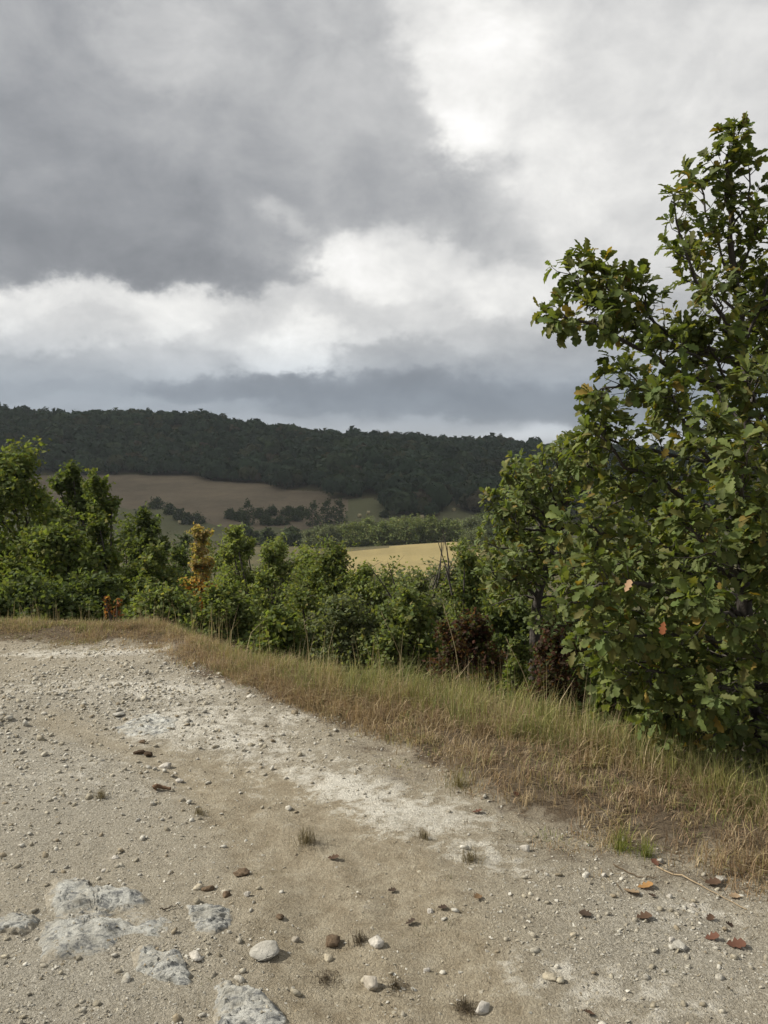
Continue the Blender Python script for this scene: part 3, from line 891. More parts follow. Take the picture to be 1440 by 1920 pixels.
# ---- lower front row
plant('low_shrub', 'low dark green shrub at the grass edge beneath the left trees', 'shrub', 50, 1075, 9.8, 250, 121, 8500, .055, 'dark', .02, nlobe=20, subs=22)
plant('low_shrub', 'low green bush behind the flame-red sapling', 'shrub', 185, 1080, 10.4, 170, 122, 7500, .055, 'dark', .02, nlobe=18, subs=22)
plant('low_shrub', 'low leafy bush below the orange autumn tree at the grass edge', 'shrub', 305, 1100, 9.5, 200, 123, 9500, .05, 'mixed', .02, nlobe=20, subs=24)
plant('low_shrub', 'low green bush below the bright tree, left of the leaning trunk', 'shrub', 425, 1095, 9.6, 190, 124, 9500, .05, 'mixed', .02, nlobe=20, subs=24)
plant('low_shrub', 'broad-leaved low bush directly under the dark leaning trunk', 'shrub', 520, 1150, 9.0, 150, 125, 6000, .06, 'oak', .02, nlobe=16, subs=20)
plant('low_shrub', 'fine grey-green broom-like bush right of the leaning trunk', 'shrub', 645, 1118, 9.0, 220, 126, 13000, .04, 'grey_green', .02, nlobe=24, subs=28)
plant('low_shrub', 'low green bush left of the red-brown bush, behind the tall straw stalk', 'shrub', 765, 1105, 8.8, 200, 127, 11000, .05, 'mixed', .02, nlobe=22, subs=26)
plant('red_bush', 'dark red-brown bush behind the tall grass, left of the second oak trunk', 'shrub', 885, 1148, 7.9, 180, 128, 10000, .038, 'red', .02, nlobe=22, subs=26)
plant('red_bush', 'dry red-brown bush right of the second oak trunk, touching the near oak', 'shrub', 1045, 1170, 6.9, 140, 129, 8000, .036, 'red', .02, nlobe=20, subs=24)
plant('low_shrub', 'small green sprig bush between the two red-brown bushes', 'shrub', 972, 1205, 7.3, 70, 130, 2600, .045, 'mixed', .05, nlobe=10, subs=16)
plant('low_shrub', 'dark green low bush behind the red-brown bushes under the second oak', 'shrub', 960, 1110, 9.0, 200, 132, 9000, .052, 'dark', .02, nlobe=20, subs=22)
plant('low_shrub', 'dark shrub closing the gap under the near oak crown', 'shrub', 1350, 1180, 5.9, 380, 135, 9000, .06, 'dark', .0, nlobe=24, subs=22)
plant('low_shrub', 'dark green bush behind the oak sapling', 'shrub', 1180, 1180, 6.6, 200, 136, 6500, .055, 'dark', .0, nlobe=20, subs=22)
plant('flame_sapling', 'tiny upright sapling with flame-orange leaves at the left grass edge', 'sapling', 197, 1118, 8.4, 12, 133, 150, .035, 'flame', .35, nlobe=6, lobe_r=.7, top='column', subs=8)
plant('flame_sapling', 'tiny low orange-leaved sprig right of the upright flame sapling', 'sapling', 216, 1150, 8.4, 18, 134, 60, .035, 'flame', .4, nlobe=5, lobe_r=.6, subs=6)

# ---- trees deeper in the valley, between the shrubs and the far field
for i, (u, vt, y, w, pal, lab) in enumerate([
    (345, 1000, 60, 90, 'dark', 'dark shaded tree seen in the gap left of the orange tree'),
    (300, 1010, 75, 90, 'dark', 'dark shaded tree behind the dark pointed tree'),
    (460, 985, 240, 60, 'dark', 'dark far tree above the bright green tree'),
    (545, 988, 235, 50, 'dark', 'dark round far tree left of the pale sparse trees'),
    (500, 992, 238, 40, 'dark', 'dark small far tree over the sunlit shrubs'),
]):
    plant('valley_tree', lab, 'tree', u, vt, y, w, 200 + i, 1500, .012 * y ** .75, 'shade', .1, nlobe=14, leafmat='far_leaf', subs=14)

# ---- sunlit row behind the dry meadow
ROW = [(590, 988, 222, 36, 'grey_green'), (612, 982, 220, 40, 'grey_green'), (640, 981, 221, 44, 'grey_green'), (664, 977, 220, 46, 'mixed'), (690, 972, 221, 46, 'bright'),
       (716, 975, 220, 44, 'mixed'), (738, 970, 222, 46, 'bright'), (760, 968, 220, 50, 'mixed'), (786, 968, 222, 46, 'bright'), (808, 966, 221, 46, 'mixed'),
       (832, 972, 222, 44, 'mixed'), (853, 976, 224, 40, 'bright'), (880, 966, 232, 50, 'grey_green'), (905, 958, 236, 54, 'dark'), (940, 962, 240, 60, 'mixed')]
ORD = ['first', 'second', 'third', 'fourth', 'fifth', 'sixth', 'seventh', 'eighth', 'ninth', 'tenth', 'eleventh', 'twelfth', 'thirteenth', 'fourteenth', 'fifteenth', 'sixteenth']
for i, (u, vt, y, w, pal) in enumerate(ROW):
    plant('row_tree', 'sunlit %s tree, %s from the left in the row behind the dry meadow' % ({'grey_green': 'pale', 'mixed': 'green', 'bright': 'light green', 'dark': 'dark green'}[pal], ORD[i]), 'tree', u, vt, y, w * 1.5, 220 + i, 3400, .40, pal, .0, group='row of trees behind the dry meadow', nlobe=22, lobe_r=.4, leafmat='far_leaf', subs=18, trunk_r=.16)
plant('pale_tree', 'pale green round tree at the right end of the dry meadow', 'tree', 892, 990, 190, 85, 240, 3600, .3, 'grey_green', .02, nlobe=24, lobe_r=.34, leafmat='far_leaf', subs=20)
plant('meadow_bush', 'small yellow-green bush at the right rim of the dry meadow', 'shrub', 866, 1005, 185, 22, 241, 900, .25, 'bright', .05, nlobe=9, lobe_r=.45, leafmat='far_leaf', subs=14)

# ---- hedges and trees on the far field
HEDGE = [
    ('field_bush', 'leftmost small bush of the hedge on the brown field', 268, 948, 386, 26), ('field_bush', 'large round bush topping the left hedge on the brown field', 294, 932, 383, 30),
    ('field_bush', 'bush second below the large round one in the left field hedge', 318, 943, 379, 24), ('field_bush', 'bush midway down the left field hedge', 336, 953, 360, 24),
    ('field_bush', 'small bush near the lower end of the left field hedge', 351, 961, 345, 22), ('field_bush', 'lowest dark bush ending the left field hedge', 368, 961, 338, 32),
    ('field_bush', 'leftmost low bush of the middle field hedge', 432, 953, 366, 22), ('field_bush', 'low bush beneath the round field tree', 450, 956, 362, 26),
    ('field_tree', 'round dark tree alone in the middle field hedge', 463, 936, 361, 32), ('field_bush', 'low bush right of the round field tree', 487, 952, 357, 28),
    ('field_bush', 'low bush at the end of the upper hedge strip', 510, 948, 360, 22), ('field_bush', 'low upper hedge bush above the pale strip', 540, 947, 366, 32),
    ('field_bush', 'upper hedge bush left of the three dark field trees', 563, 949, 362, 28), ('field_bush', 'lower hedge bush under the pale strip', 500, 965, 340, 30),
    ('field_bush', 'lower hedge bush below the middle of the pale strip', 526, 965, 339, 30), ('field_bush', 'lower hedge bush nearing the three dark trees', 552, 958, 338, 32),
    ('field_tree', 'leftmost of the three tall dark trees on the field', 586, 939, 336, 34), ('field_tree', 'middle one of the three tall dark trees on the field', 613, 936, 335, 30),
    ('field_tree', 'rightmost of the three tall dark trees on the field', 636, 935, 334, 32), ('field_bush', 'small dark bush on the green pasture left of the wooded spur', 721, 957, 322, 20),
    ('field_bush', 'dark bush at the foot of the wooded spur', 838, 972, 290, 18),
]
for i, (nm, lab, u, vt, y, w) in enumerate(HEDGE):
    vb = vt + (46 if nm == 'field_tree' else 17)
    y = float(r_of_v(vb)) * math.cos(math.atan((u - 720) / F))
    plant(nm, lab, 'tree' if nm == 'field_tree' else 'bush', u, vt, y, w * 1.25, 260 + i, 800, .6, 'shade', .0, group='hedges on the far field', nlobe=14, lobe_r=.42, leafmat='far_leaf', subs=12, minh=2.2)

# hay bales
def bale(label, u, v):
    r = float(r_of_v(v))
    d = pdir(u, v)
    h = math.hypot(d[0], d[1])
    x, y = d[0] / h * r, d[1] / h * r
    z = float(ground_z(x, y))
    mb = MB()
    th = np.linspace(0, 2 * PI, 18, endpoint=False)
    prof = [(-.62, 0.0), (-.62, .58), (-.56, .68), (.56, .68), (.62, .58), (.62, 0.0)]
    V = np.array([[a, math.cos(t) * rr, math.sin(t) * rr + .66] for (a, rr) in prof for t in th])
    f = [(i * 18 + j, i * 18 + (j + 1) % 18, (i + 1) * 18 + (j + 1) % 18, (i + 1) * 18 + j) for i in range(5) for j in range(18)]
    mb.add(V, f)
    o = mb.build('hay_bale', M['bale'])
    o.location = (x, y, z)
    o.rotation_euler = (0, 0, u * .7)
    tag(o, label, 'hay bale', 'round bales on the pastures')


bale('round straw bale alone on the green patch below the left hedge', 337, 978)
bale('round straw bale right of the three dark trees, the lower left of two', 674, 973)
bale('round straw bale right of the three dark trees, the upper right of two', 691, 969)
bale('round straw bale at the foot of the wooded spur', 791, 974)
bale('round straw bale on the pasture right of the wooded spur', 851, 957)

# ---- the wood on the far hill
def make_forest():
    rng = np.random.default_rng(5)
    tpl = []
    for s in range(6):
        k = 110
        d = rng.normal(size=(k, 3))
        d[:, 2] = np.abs(d[:, 2]) * 1.0 - .25
        d /= np.linalg.norm(d, axis=1)[:, None]
        bump = 1 + .22 * np.sin(d[:, 0] * 5 + s) * np.sin(d[:, 1] * 4 + 2 * s)
        c = d * (bump * rng.uniform(.75, 1.05, k))[:, None] * np.array([1, 1, .85])
        nr = d + rng.normal(size=(k, 3)) * .28
        R = frames(rng, nr) * rng.uniform(.20, .34, k)[:, None, None]
        q = np.array([[-1.2, -.8, 0], [1.2, -.5, .12], [-.1, 1.35, 0]])
        V = np.einsum('nij,kj->nki', R, q) + c[:, None]
        sh = rng.uniform(.8, 1.2, k)
        tpl.append((V.reshape(-1, 3), np.repeat(sh, 3)))
    fq = np.arange(110 * 3).reshape(-1, 3)
    n = 6700
    u = rng.uniform(-90, 1400, n)
    r = np.sqrt(rng.uniform(315 ** 2, 728 ** 2, n))
    a = np.arctan((u - 720) / F)
    fe = forest_edge(u)
    ok = r > fe + 2
    # denser planting along the lower edge so that it reads as a closed front
    keep = ok & ((r < fe + 60) | (rng.random(n) < .8))
    u, r, a, fe = u[keep], r[keep], a[keep], fe[keep]
    x, y = r * np.sin(a), r * np.cos(a)
    z = ground_z(x, y)
    size = rng.uniform(2.5, 4.9, len(x)) * (1 + .4 * (rng.random(len(x)) < .08))
    hgt = size * rng.uniform(.9, 1.25, len(x))
    pal = np.array([(.036, .058, .032), (.030, .050, .029), (.046, .066, .033), (.060, .068, .036), (.074, .066, .042)])
    big = fbm(x / 60, y / 60, 3)
    ci = rng.choice(5, len(x), p=[.34, .34, .2, .09, .03])
    col = pal[ci] * rng.uniform(.8, 1.2, (len(x), 1)) * (0.8 + .45 * big)[:, None]
    mb = MB()
    for s in range(6):
        sel = np.where(np.arange(len(x)) % 6 == s)[0]
        V, sh = tpl[s]
        th = rng.uniform(0, 2 * PI, len(sel))
        c, sn = np.cos(th), np.sin(th)
        P = np.empty((len(sel), len(V), 3))
        P[..., 0] = (V[None, :, 0] * c[:, None] - V[None, :, 1] * sn[:, None]) * size[sel, None] + x[sel, None]
        P[..., 1] = (V[None, :, 0] * sn[:, None] + V[None, :, 1] * c[:, None]) * size[sel, None] + y[sel, None]
        P[..., 2] = V[None, :, 2] * hgt[sel, None] + (z[sel] + hgt[sel] * .75)[:, None]
        Fq = (np.arange(len(sel))[:, None, None] * len(V) + fq[None]).reshape(-1, 3)
        C = col[sel][:, None, :] * sh[None, :, None]
        mb.add(P.reshape(-1, 3), Fq, C.reshape(-1, 3))
    o = mb.build('forest', M['far_leaf'])
    tag(o, 'dark continuous oak wood covering the far hill under cloud shadow', 'forest', kind='stuff')


make_forest()

# ------------------------------------------------------------------ the two near oaks with real lobed leaves
_half = [(0, .012), (.27, .21), (.36, .12), (.56, .31), (.66, .18), (.84, .24), (1.0, .05)]


def oak_leaf_template(fold=.3, curl=.2, wob=0.0):
    V, Fc = [], []
    for (t, w) in _half:
        zc = -curl * t * t
        V += [(t, w * (1 + wob), zc + fold * w), (t, 0, zc), (t + .02, -w * (1 - wob), zc + fold * w)]
    for i in range(len(_half) - 1):
        a, b = i * 3, i * 3 + 3
        Fc += [(a, a + 1, b + 1, b), (a + 1, a + 2, b + 2, b + 1)]
    return np.array(V, float), Fc


OAK_T = [oak_leaf_template(.3, .18), oak_leaf_template(.55, .32, .15), oak_leaf_template(.12, .05, -.12)]


class Oak:
    def __init__(self, seed, leaf):
        self.rng = np.random.default_rng(seed)
        self.wood = MB()
        self.leaf = leaf
        self.P, self.X, self.Nm = [], [], []

    def branch(self, ctrl, r0, r1=.004, start=.25, step=.040, twig=(.08, .20), nl=(8, 13), n=None):
        rng = self.rng
        L = np.linalg.norm(np.diff(np.asarray(ctrl), axis=0), axis=1).sum()
        n = n or max(6, int(L / .08))
        path = smooth_path(ctrl, n)
        path[1:-1] += rng.normal(size=(n - 2, 3)) * .008
        tube(self.wood, path, np.linspace(r0, r1, n), 6 if r0 > .02 else 4)
        k = int(L * (1 - start) / step)
        for i in range(k + 1):
            s = start + (1 - start) * (i + rng.random() * .8) / (k + 1)
            j = min(n - 2, int(s * (n - 1)))
            p = path[j] + (path[j + 1] - path[j]) * (s * (n - 1) - j)
            t = path[j + 1] - path[j]
            t /= np.linalg.norm(t)
            side = rng.normal(size=3)
            side -= side.dot(t) * t
            side /= np.linalg.norm(side)
            d = t * .6 + side * .9 + np.array([0, 0, .35])
            self.twig(p, d / np.linalg.norm(d), rng.uniform(*twig) * (1 - .3 * s), rng.integers(*nl))
        t = path[-1] - path[-2]
        self.twig(path[-1], t / np.linalg.norm(t), .06, 11)

    def twig(self, p, d, L, nl):
        rng = self.rng
        q = p + d * L * .55 + rng.normal(size=3) * .012
        e = p + d * L + np.array([0, 0, L * .12]) + rng.normal(size=3) * .012
        tube(self.wood, [p, q, e], [.0032, .0024, .0014], 3)
        for i in range(nl):
            s = rng.uniform(.35, 1) if i > nl * .6 else rng.uniform(.85, 1)
            b = p + (e - p) * s
            o = rng.normal(size=3)
            o -= o.dot(d) * d
            o /= np.linalg.norm(o) + 1e-9
            x = d * rng.uniform(.25, .9) + o * rng.uniform(.6, 1.1) + np.array([0, 0, -.12])
            x /= np.linalg.norm(x)
            nn = d * .55 + np.array([0, 0, .65]) + rng.normal(size=3) * .33 - o * .1
            self.P.append(b + x * .012)
            self.X.append(x)
            self.Nm.append(nn)

    def finish(self, name, label, base, mat, pal, special=(), nobj=300):
        rng = self.rng
        P, X, Nm = np.array(self.P), np.array(self.X), np.array(self.Nm)
        z = Nm - (Nm * X).sum(1)[:, None] * X
        z /= np.linalg.norm(z, axis=1)[:, None] + 1e-9
        yv = np.cross(z, X)
        R = np.stack([X, yv, z], axis=2)
        n = len(P)
        size = self.leaf * rng.uniform(.65, 1.2, n)
        tone = palette(rng, pal, n)
        yel = rng.random(n) < .025
        tone[yel] = np.array([.26, .19, .05]) * rng.uniform(.7, 1.1, (yel.sum(), 1))
        ti = rng.integers(0, 3, n)
        # which leaves show largest from the photograph's viewpoint
        Vs, Fs, own = [], [], []
        off = 0
        for i in range(n):
            tv = OAK_T[ti[i]][0][[0, 9, 19, 11]]
            Vs.append(tv @ (R[i] * size[i]).T + P[i])
        bv = np.concatenate(Vs)
        bf = [(i * 4, i * 4 + 1, i * 4 + 2, i * 4 + 3) for i in range(n)]
        tree = BVHTree.FromPolygons([Vector(v) for v in bv], bf)
        eye = Vector((0, 0, EYE))
        score = np.zeros(n)
        cen = P + X * (size * .5)[:, None]
        for i in range(n):
            c = cen[i]
            dv = c - np.array([0, 0, EYE])
            u = 720 + F * dv[0] / dv[1]
            if not (5 < u < 1435):
                continue
            dist = np.linalg.norm(dv)
            hit = tree.ray_cast(eye, Vector(dv / dist))
            if hit[2] == i:
                score[i] = size[i] ** 2 * abs(np.dot(z[i], dv / dist)) / dist ** 2
        top = set(np.argsort(-score)[:nobj].tolist())
        top = {i for i in top if score[i] > 0}
        root = empty(name, base)
        base = np.asarray(base)
        wv = self.wood
        wv.v = [v - base for v in wv.v]
        wv.build('trunk', M['bark'], root, smooth=True)
        mb = MB()
        rest = np.array([i for i in range(n) if i not in top])
        for t in range(3):
            s = rest[ti[rest] == t]
            mb.batch(OAK_T[t][0], OAK_T[t][1], R[s] * size[s][:, None, None], P[s] - base, tone[s])
        o = mb.build('foliage', mat, root)
        tag(o, kind='stuff')
        # leaf objects share meshes: three shapes in sixteen tones
        pick = palette(rng, pal, 15)
        pick = np.vstack([pick, [.26, .19, .05]])
        lib = {}
        for i in sorted(top):
            tt = 15 if yel[i] else int(rng.integers(0, 15))
            key = (int(ti[i]), tt)
            if key not in lib:
                m1 = MB()
                m1.add(OAK_T[key[0]][0], OAK_T[key[0]][1], pick[tt])
                lib[key] = m1.mesh('leaf', mat)
            ob = bpy.data.objects.new('leaf', lib[key])
            Mx = Matrix(((R[i] * size[i]).tolist())).to_4x4()
            Mx.translation = Vector(P[i] - base)
            COL.objects.link(ob)
            ob.parent = root
            ob.matrix_local = Mx
        for (pp, xx, nn, s, colr, lab) in special:
            m1 = MB()
            m1.add(OAK_T[2][0], OAK_T[2][1], colr)
            ob = bpy.data.objects.new('leaf', m1.mesh('leaf', M['dead_leaf']))
            xx = np.asarray(xx, float) / np.linalg.norm(xx)
            nn = np.asarray(nn, float)
            nn = nn - nn.dot(xx) * xx
            nn /= np.linalg.norm(nn)
            Mx = Matrix((np.stack([xx, np.cross(nn, xx), nn], 1) * s).tolist()).to_4x4()
            Mx.translation = Vector(np.asarray(pp) - base)
            COL.objects.link(ob)
            ob.parent = root
            ob.matrix_local = Mx
            ob['label'] = lab
        tag(root, label, 'tree')
        return root


def near_oak():
    K = Oak(77, .068)
    rng = K.rng
    Y0 = 4.7
    bx = at_y(1425, 960, Y0)[0]
    base = np.array([bx, Y0, float(ground_z(bx, Y0))])
    pt = lambda u, v, y=Y0: at_y(u, v, y)
    stem = [base + np.array([0, 0, -.1]), pt(1412, 1300), pt(1395, 1100), pt(1388, 950), pt(1398, 800), pt(1392, 640), pt(1375, 490, 4.6), pt(1364, 350, 4.55), pt(1376, 262, 4.5)]
    path = smooth_path(stem, 40)
    K.branch(stem, .052, .005, start=.66, step=.03, n=40, twig=(.07, .17))
    def S(v):   # point on the stem nearest to a photograph row
        i = int(np.argmin([abs(960 - F * math.tan(math.atan2(p[2] - EYE, p[1]) + PITCH) - v) for p in path]))
        return path[i]
    B = [
        (640, [(1330, 560, 4.5), (1290, 485, 4.45), (1264, 378, 4.45)], .014), (560, [(1340, 440, 4.55), (1310, 340, 4.55)], .008),
        (690, [(1300, 640, 4.5), (1222, 600, 4.4), (1203, 540, 4.4)], .014), (760, [(1270, 690, 4.4), (1150, 625, 4.25), (1100, 605, 4.2), (1055, 588, 4.2)], .016),
        (700, [(1240, 640, 4.5), (1140, 580, 4.4), (1112, 560, 4.35), (1068, 512, 4.35)], .012), (700, [(1200, 610, 4.4), (1148, 570, 4.3), (1138, 508, 4.3)], .010),
        (820, [(1290, 770, 4.4), (1190, 725, 4.2), (1125, 730, 4.15)], .014), (830, [(1300, 800, 4.8), (1230, 740, 4.9), (1180, 700, 4.9)], .012),
        (520, [(1410, 450, 4.6), (1432, 420, 4.6)], .008), (640, [(1430, 560, 4.6), (1450, 470, 4.6)], .010), (430, [(1400, 380, 4.5), (1405, 320, 4.5)], .006),
        (600, [(1310, 520, 4.7), (1275, 480, 4.75)], .009),
        (1000, [(1280, 930, 4.4), (1170, 870, 4.2), (1120, 800, 4.2)], .018), (1050, [(1250, 960, 4.5), (1140, 900, 4.4), (1085, 855, 4.4)], .016),
        (1080, [(1280, 1040, 4.3), (1150, 1000, 4.1), (1075, 985, 4.05)], .016), (1150, [(1270, 1110, 4.1), (1150, 1090, 3.9), (1085, 1130, 3.85)], .016),
        (1200, [(1290, 1190, 4.1), (1190, 1190, 3.9), (1125, 1195, 3.85)], .014), (1260, [(1300, 1260, 4.1), (1220, 1260, 3.95), (1180, 1270, 3.95)], .013),
        (1320, [(1310, 1320, 4.1), (1265, 1325, 4.05), (1240, 1345, 4.05)], .012), (1350, [(1350, 1370, 4.2), (1310, 1385, 4.15)], .011),
        (900, [(1330, 860, 4.2), (1280, 790, 4.0), (1260, 740, 3.95)], .013), (950, [(1380, 900, 4.1), (1350, 850, 3.8), (1330, 800, 3.7)], .013),
        (1000, [(1400, 960, 4.1), (1390, 910, 3.7), (1400, 850, 3.5)], .013), (1100, [(1370, 1060, 4.0), (1320, 1020, 3.65), (1290, 990, 3.55)], .013),
        (1200, [(1390, 1170, 4.0), (1340, 1150, 3.65), (1310, 1130, 3.6)], .012), (1050, [(1420, 1020, 4.1), (1440, 960, 3.7)], .012),
        (1300, [(1390, 1290, 4.1), (1350, 1290, 3.8), (1330, 1320, 3.7)], .012), (870, [(1430, 800, 4.4), (1455, 720, 4.3)], .012),
        (780, [(1430, 700, 4.6), (1460, 620, 4.6)], .011), (760, [(1350, 690, 4.4), (1320, 620, 4.3)], .010), (880, [(1240, 850, 4.5), (1150, 830, 4.5), (1135, 790, 4.5)], .012),
        (1380, [(1420, 1400, 4.3), (1380, 1425, 4.2)], .01), (1390, [(1440, 1400, 4.3), (1460, 1430, 4.1)], .01), (1250, [(1420, 1240, 4.1), (1440, 1220, 3.7)], .012),
        (1000, [(1300, 970, 4.7), (1200, 930, 4.8), (1130, 960, 4.8)], .014), (1150, [(1310, 1090, 4.6), (1220, 1050, 4.6), (1150, 1060, 4.6)], .014),
        (1250, [(1330, 1210, 4.5), (1260, 1160, 4.5)], .012),
        (800, [(1330, 700, 5.1), (1290, 650, 5.3)], .011), (740, [(1420, 650, 5.0), (1440, 590, 5.2)], .01), (850, [(1420, 770, 4.2), (1400, 710, 3.95)], .011), (700, [(1360, 610, 4.3), (1345, 560, 4.2)], .009),
        (600, [(1420, 560, 4.8), (1445, 520, 4.9)], .008), (720, [(1310, 670, 4.3), (1260, 640, 4.1)], .01),
    ]
    for (v0, pts, r) in B:
        p0 = S(v0)
        K.branch([p0] + [pt(u, v, y) for (u, v, y) in pts], r, start=.28)
    # the rest of the crown: all round the stem, also behind it and beyond the picture's edge
    for i in range(70):
        h = ((i + rng.random()) / 70) ** 1.25
        z0 = base[2] + .22 + h * 2.6
        j = int(np.argmin(np.abs(path[:, 2] - z0)))
        th = i * 2.4 + rng.normal() * .3
        if h > .55 and math.cos(th) < -.15:
            continue                       # left side of the upper crown is set by the branches above
        L = np.interp(h, [0, .25, .6, .8, 1], [.75, 1.15, .6, .32, .2]) * rng.uniform(.75, 1.1)
        dvec = np.array([math.cos(th), math.sin(th), rng.uniform(.0, .4) + .25 * h])
        if dvec[1] < 0:
            dvec[1] *= .8
        p0 = path[j]
        p2 = p0 + dvec * L
        if p2[0] / p2[1] < (1070 - 720) / F:
            continue
        K.branch([p0, (p0 + p2) / 2 + rng.normal(size=3) * .06, p2], .013, start=.3)
    sp = [(pt(1172, 1110, 3.4), (.35, 0, .9), (-.5, -.8, .2), .055, (.50, .33, .20), 'single pale tan dead leaf'),
          (pt(1245, 1165, 3.35), (-.1, 0, -1), (-.4, -.9, .1), .055, (.34, .13, .06), 'single rust-orange dead leaf')]
    return K.finish('oak_tree', 'big near oak with lobed leaves rising against the sky, right edge', base, M['oak_leaf'], 'near_oak', sp)


def second_oak():
    K = Oak(78, .066)
    rng = K.rng
    Y0 = 7.6
    bx = at_y(1004, 960, Y0)[0]
    base = np.array([bx, Y0, float(ground_z(bx, Y0))])
    pt = lambda u, v, y=Y0: at_y(u, v, y)
    stem = [base + np.array([0, 0, -.1]), pt(1004, 1190), pt(1006, 1130), pt(1030, 1050), pt(1050, 970), pt(1060, 900)]
    path = smooth_path(stem, 20)
    K.branch(stem, .06, .01, start=.6, n=20, step=.07)
    ends = [(1130, [(965, 1115), (940, 1125)], .015), (1100, [(980, 1060), (948, 1035)], .018), (1060, [(985, 1000), (945, 965)], .018), (1030, [(990, 960), (950, 915)], .016), (1000, [(1000, 930), (965, 890)], .014),
            (980, [(1020, 900), (1015, 850)], .014), (950, [(1055, 870), (1065, 835)], .012), (960, [(1090, 900), (1110, 860)], .014), (1080, [(1100, 1040), (1140, 1000)], .018),
            (1040, [(975, 1020), (945, 1000)], .016), (1080, [(960, 1080), (925, 1065)], .016), (1120, [(970, 1090), (935, 1095)], .013), (1000, [(970, 950), (940, 935)], .014)]
    def S(v):
        i = int(np.argmin([abs(960 - F * math.tan(math.atan2(p[2] - EYE, p[1]) + PITCH) - v) for p in path]))
        return path[i]
    for (v0, pts, r) in ends:
        for k in range(2):
            dy = rng.uniform(-.8, .5) * (1 if k == 0 else -1)
            jit = rng.normal(size=(len(pts), 2)) * (6 if k == 0 else 22)
            P3 = [pt(u + j[0], v + abs(j[1]), Y0 + dy * (i + 1) / len(pts)) for i, ((u, v), j) in enumerate(zip(pts, jit))]
            K.branch([S(v0)] + P3, r, start=.22, step=.038)
    for i in range(26):
        h = (i + rng.random()) / 26
        j = int(4 + h * 15)
        th = i * 2.4
        L = np.interp(h, [0, .4, 1], [.8, 1.0, .5])
        p0 = path[j]
        p2 = p0 + np.array([math.cos(th) * L, math.sin(th) * L, rng.uniform(.0, .35)])
        if p2[0] / p2[1] < (955 - 720) / F:
            continue
        K.branch([p0, (p0 + p2) / 2, p2], .013, start=.25, step=.05)
    return K.finish('oak_tree', 'second oak with yellow-green lobed leaves left of the near oak, dark trunk showing below', base, M['oak_leaf'], 'mixed')


near_oak()
second_oak()
u0, y0 = 1160, 5.4
plant('oak_sapling', 'small green oak sapling at the foot of the near oak', 'sapling', 1160, 1250, 5.2, 95, 131, 900, .07, 'mixed', .1, nlobe=9, lobe_r=.45, subs=14)

# ------------------------------------------------------------------ grass
def blades(mb, rng, P, L, w, col, lean=.5, up=1.0):
    """curved tapering blades: P (n,3) roots, L lengths, w widths, col (n,3)"""
    n = len(P)
    th = rng.uniform(0, 2 * PI, n)
    d = np.stack([np.cos(th), np.sin(th), np.zeros(n)], 1)
    s = np.stack([-np.sin(th + rng.normal(size=n) * .5), np.cos(th), np.zeros(n)], 1)
    le = np.abs(rng.normal(size=n)) * lean
    upv = np.array([0, 0, up])
    p1 = P + (upv * .5 + d * (le * .22)[:, None]) * L[:, None]
    k = np.sqrt(np.maximum(.1, 1 - np.minimum(le, 1.1) ** 2 * .6))
    p2 = P + (np.array([0, 0, 1]) * (k * up)[:, None] + d * (le * .8)[:, None]) * L[:, None]
    ww = (w / 2)[:, None] * s
    V = np.stack([P - ww, P + ww, p1 + ww * .8, p1 - ww * .8, p2], 1).reshape(-1, 3)
    b = np.arange(n)[:, None] * 5
    mb.add(V, np.concatenate([b + [0, 1, 2], b + [0, 2, 3], b + [3, 2, 4]]), np.repeat(col, 5, axis=0))


def sample_verge(rng, n, lo, hi, xr=(-5.2, 2.6), clump=0.0):
    """random ground points between offsets lo and hi, measured from the two verge edges (0 = gravel edge, 1 = shrub edge)"""
    x = rng.uniform(*xr, n)
    a = e1(x)
    b = np.maximum(e2(x), a + .55)
    t = rng.uniform(lo, hi, n)
    y = a + (b - a) * t + (fbm(x * 3.1 + 2, t * 1.5 + 5, 3, .6) - .5) * np.interp(x, [-3.2, -1.5, 1], [.9, .6, .5])
    return x, y, t


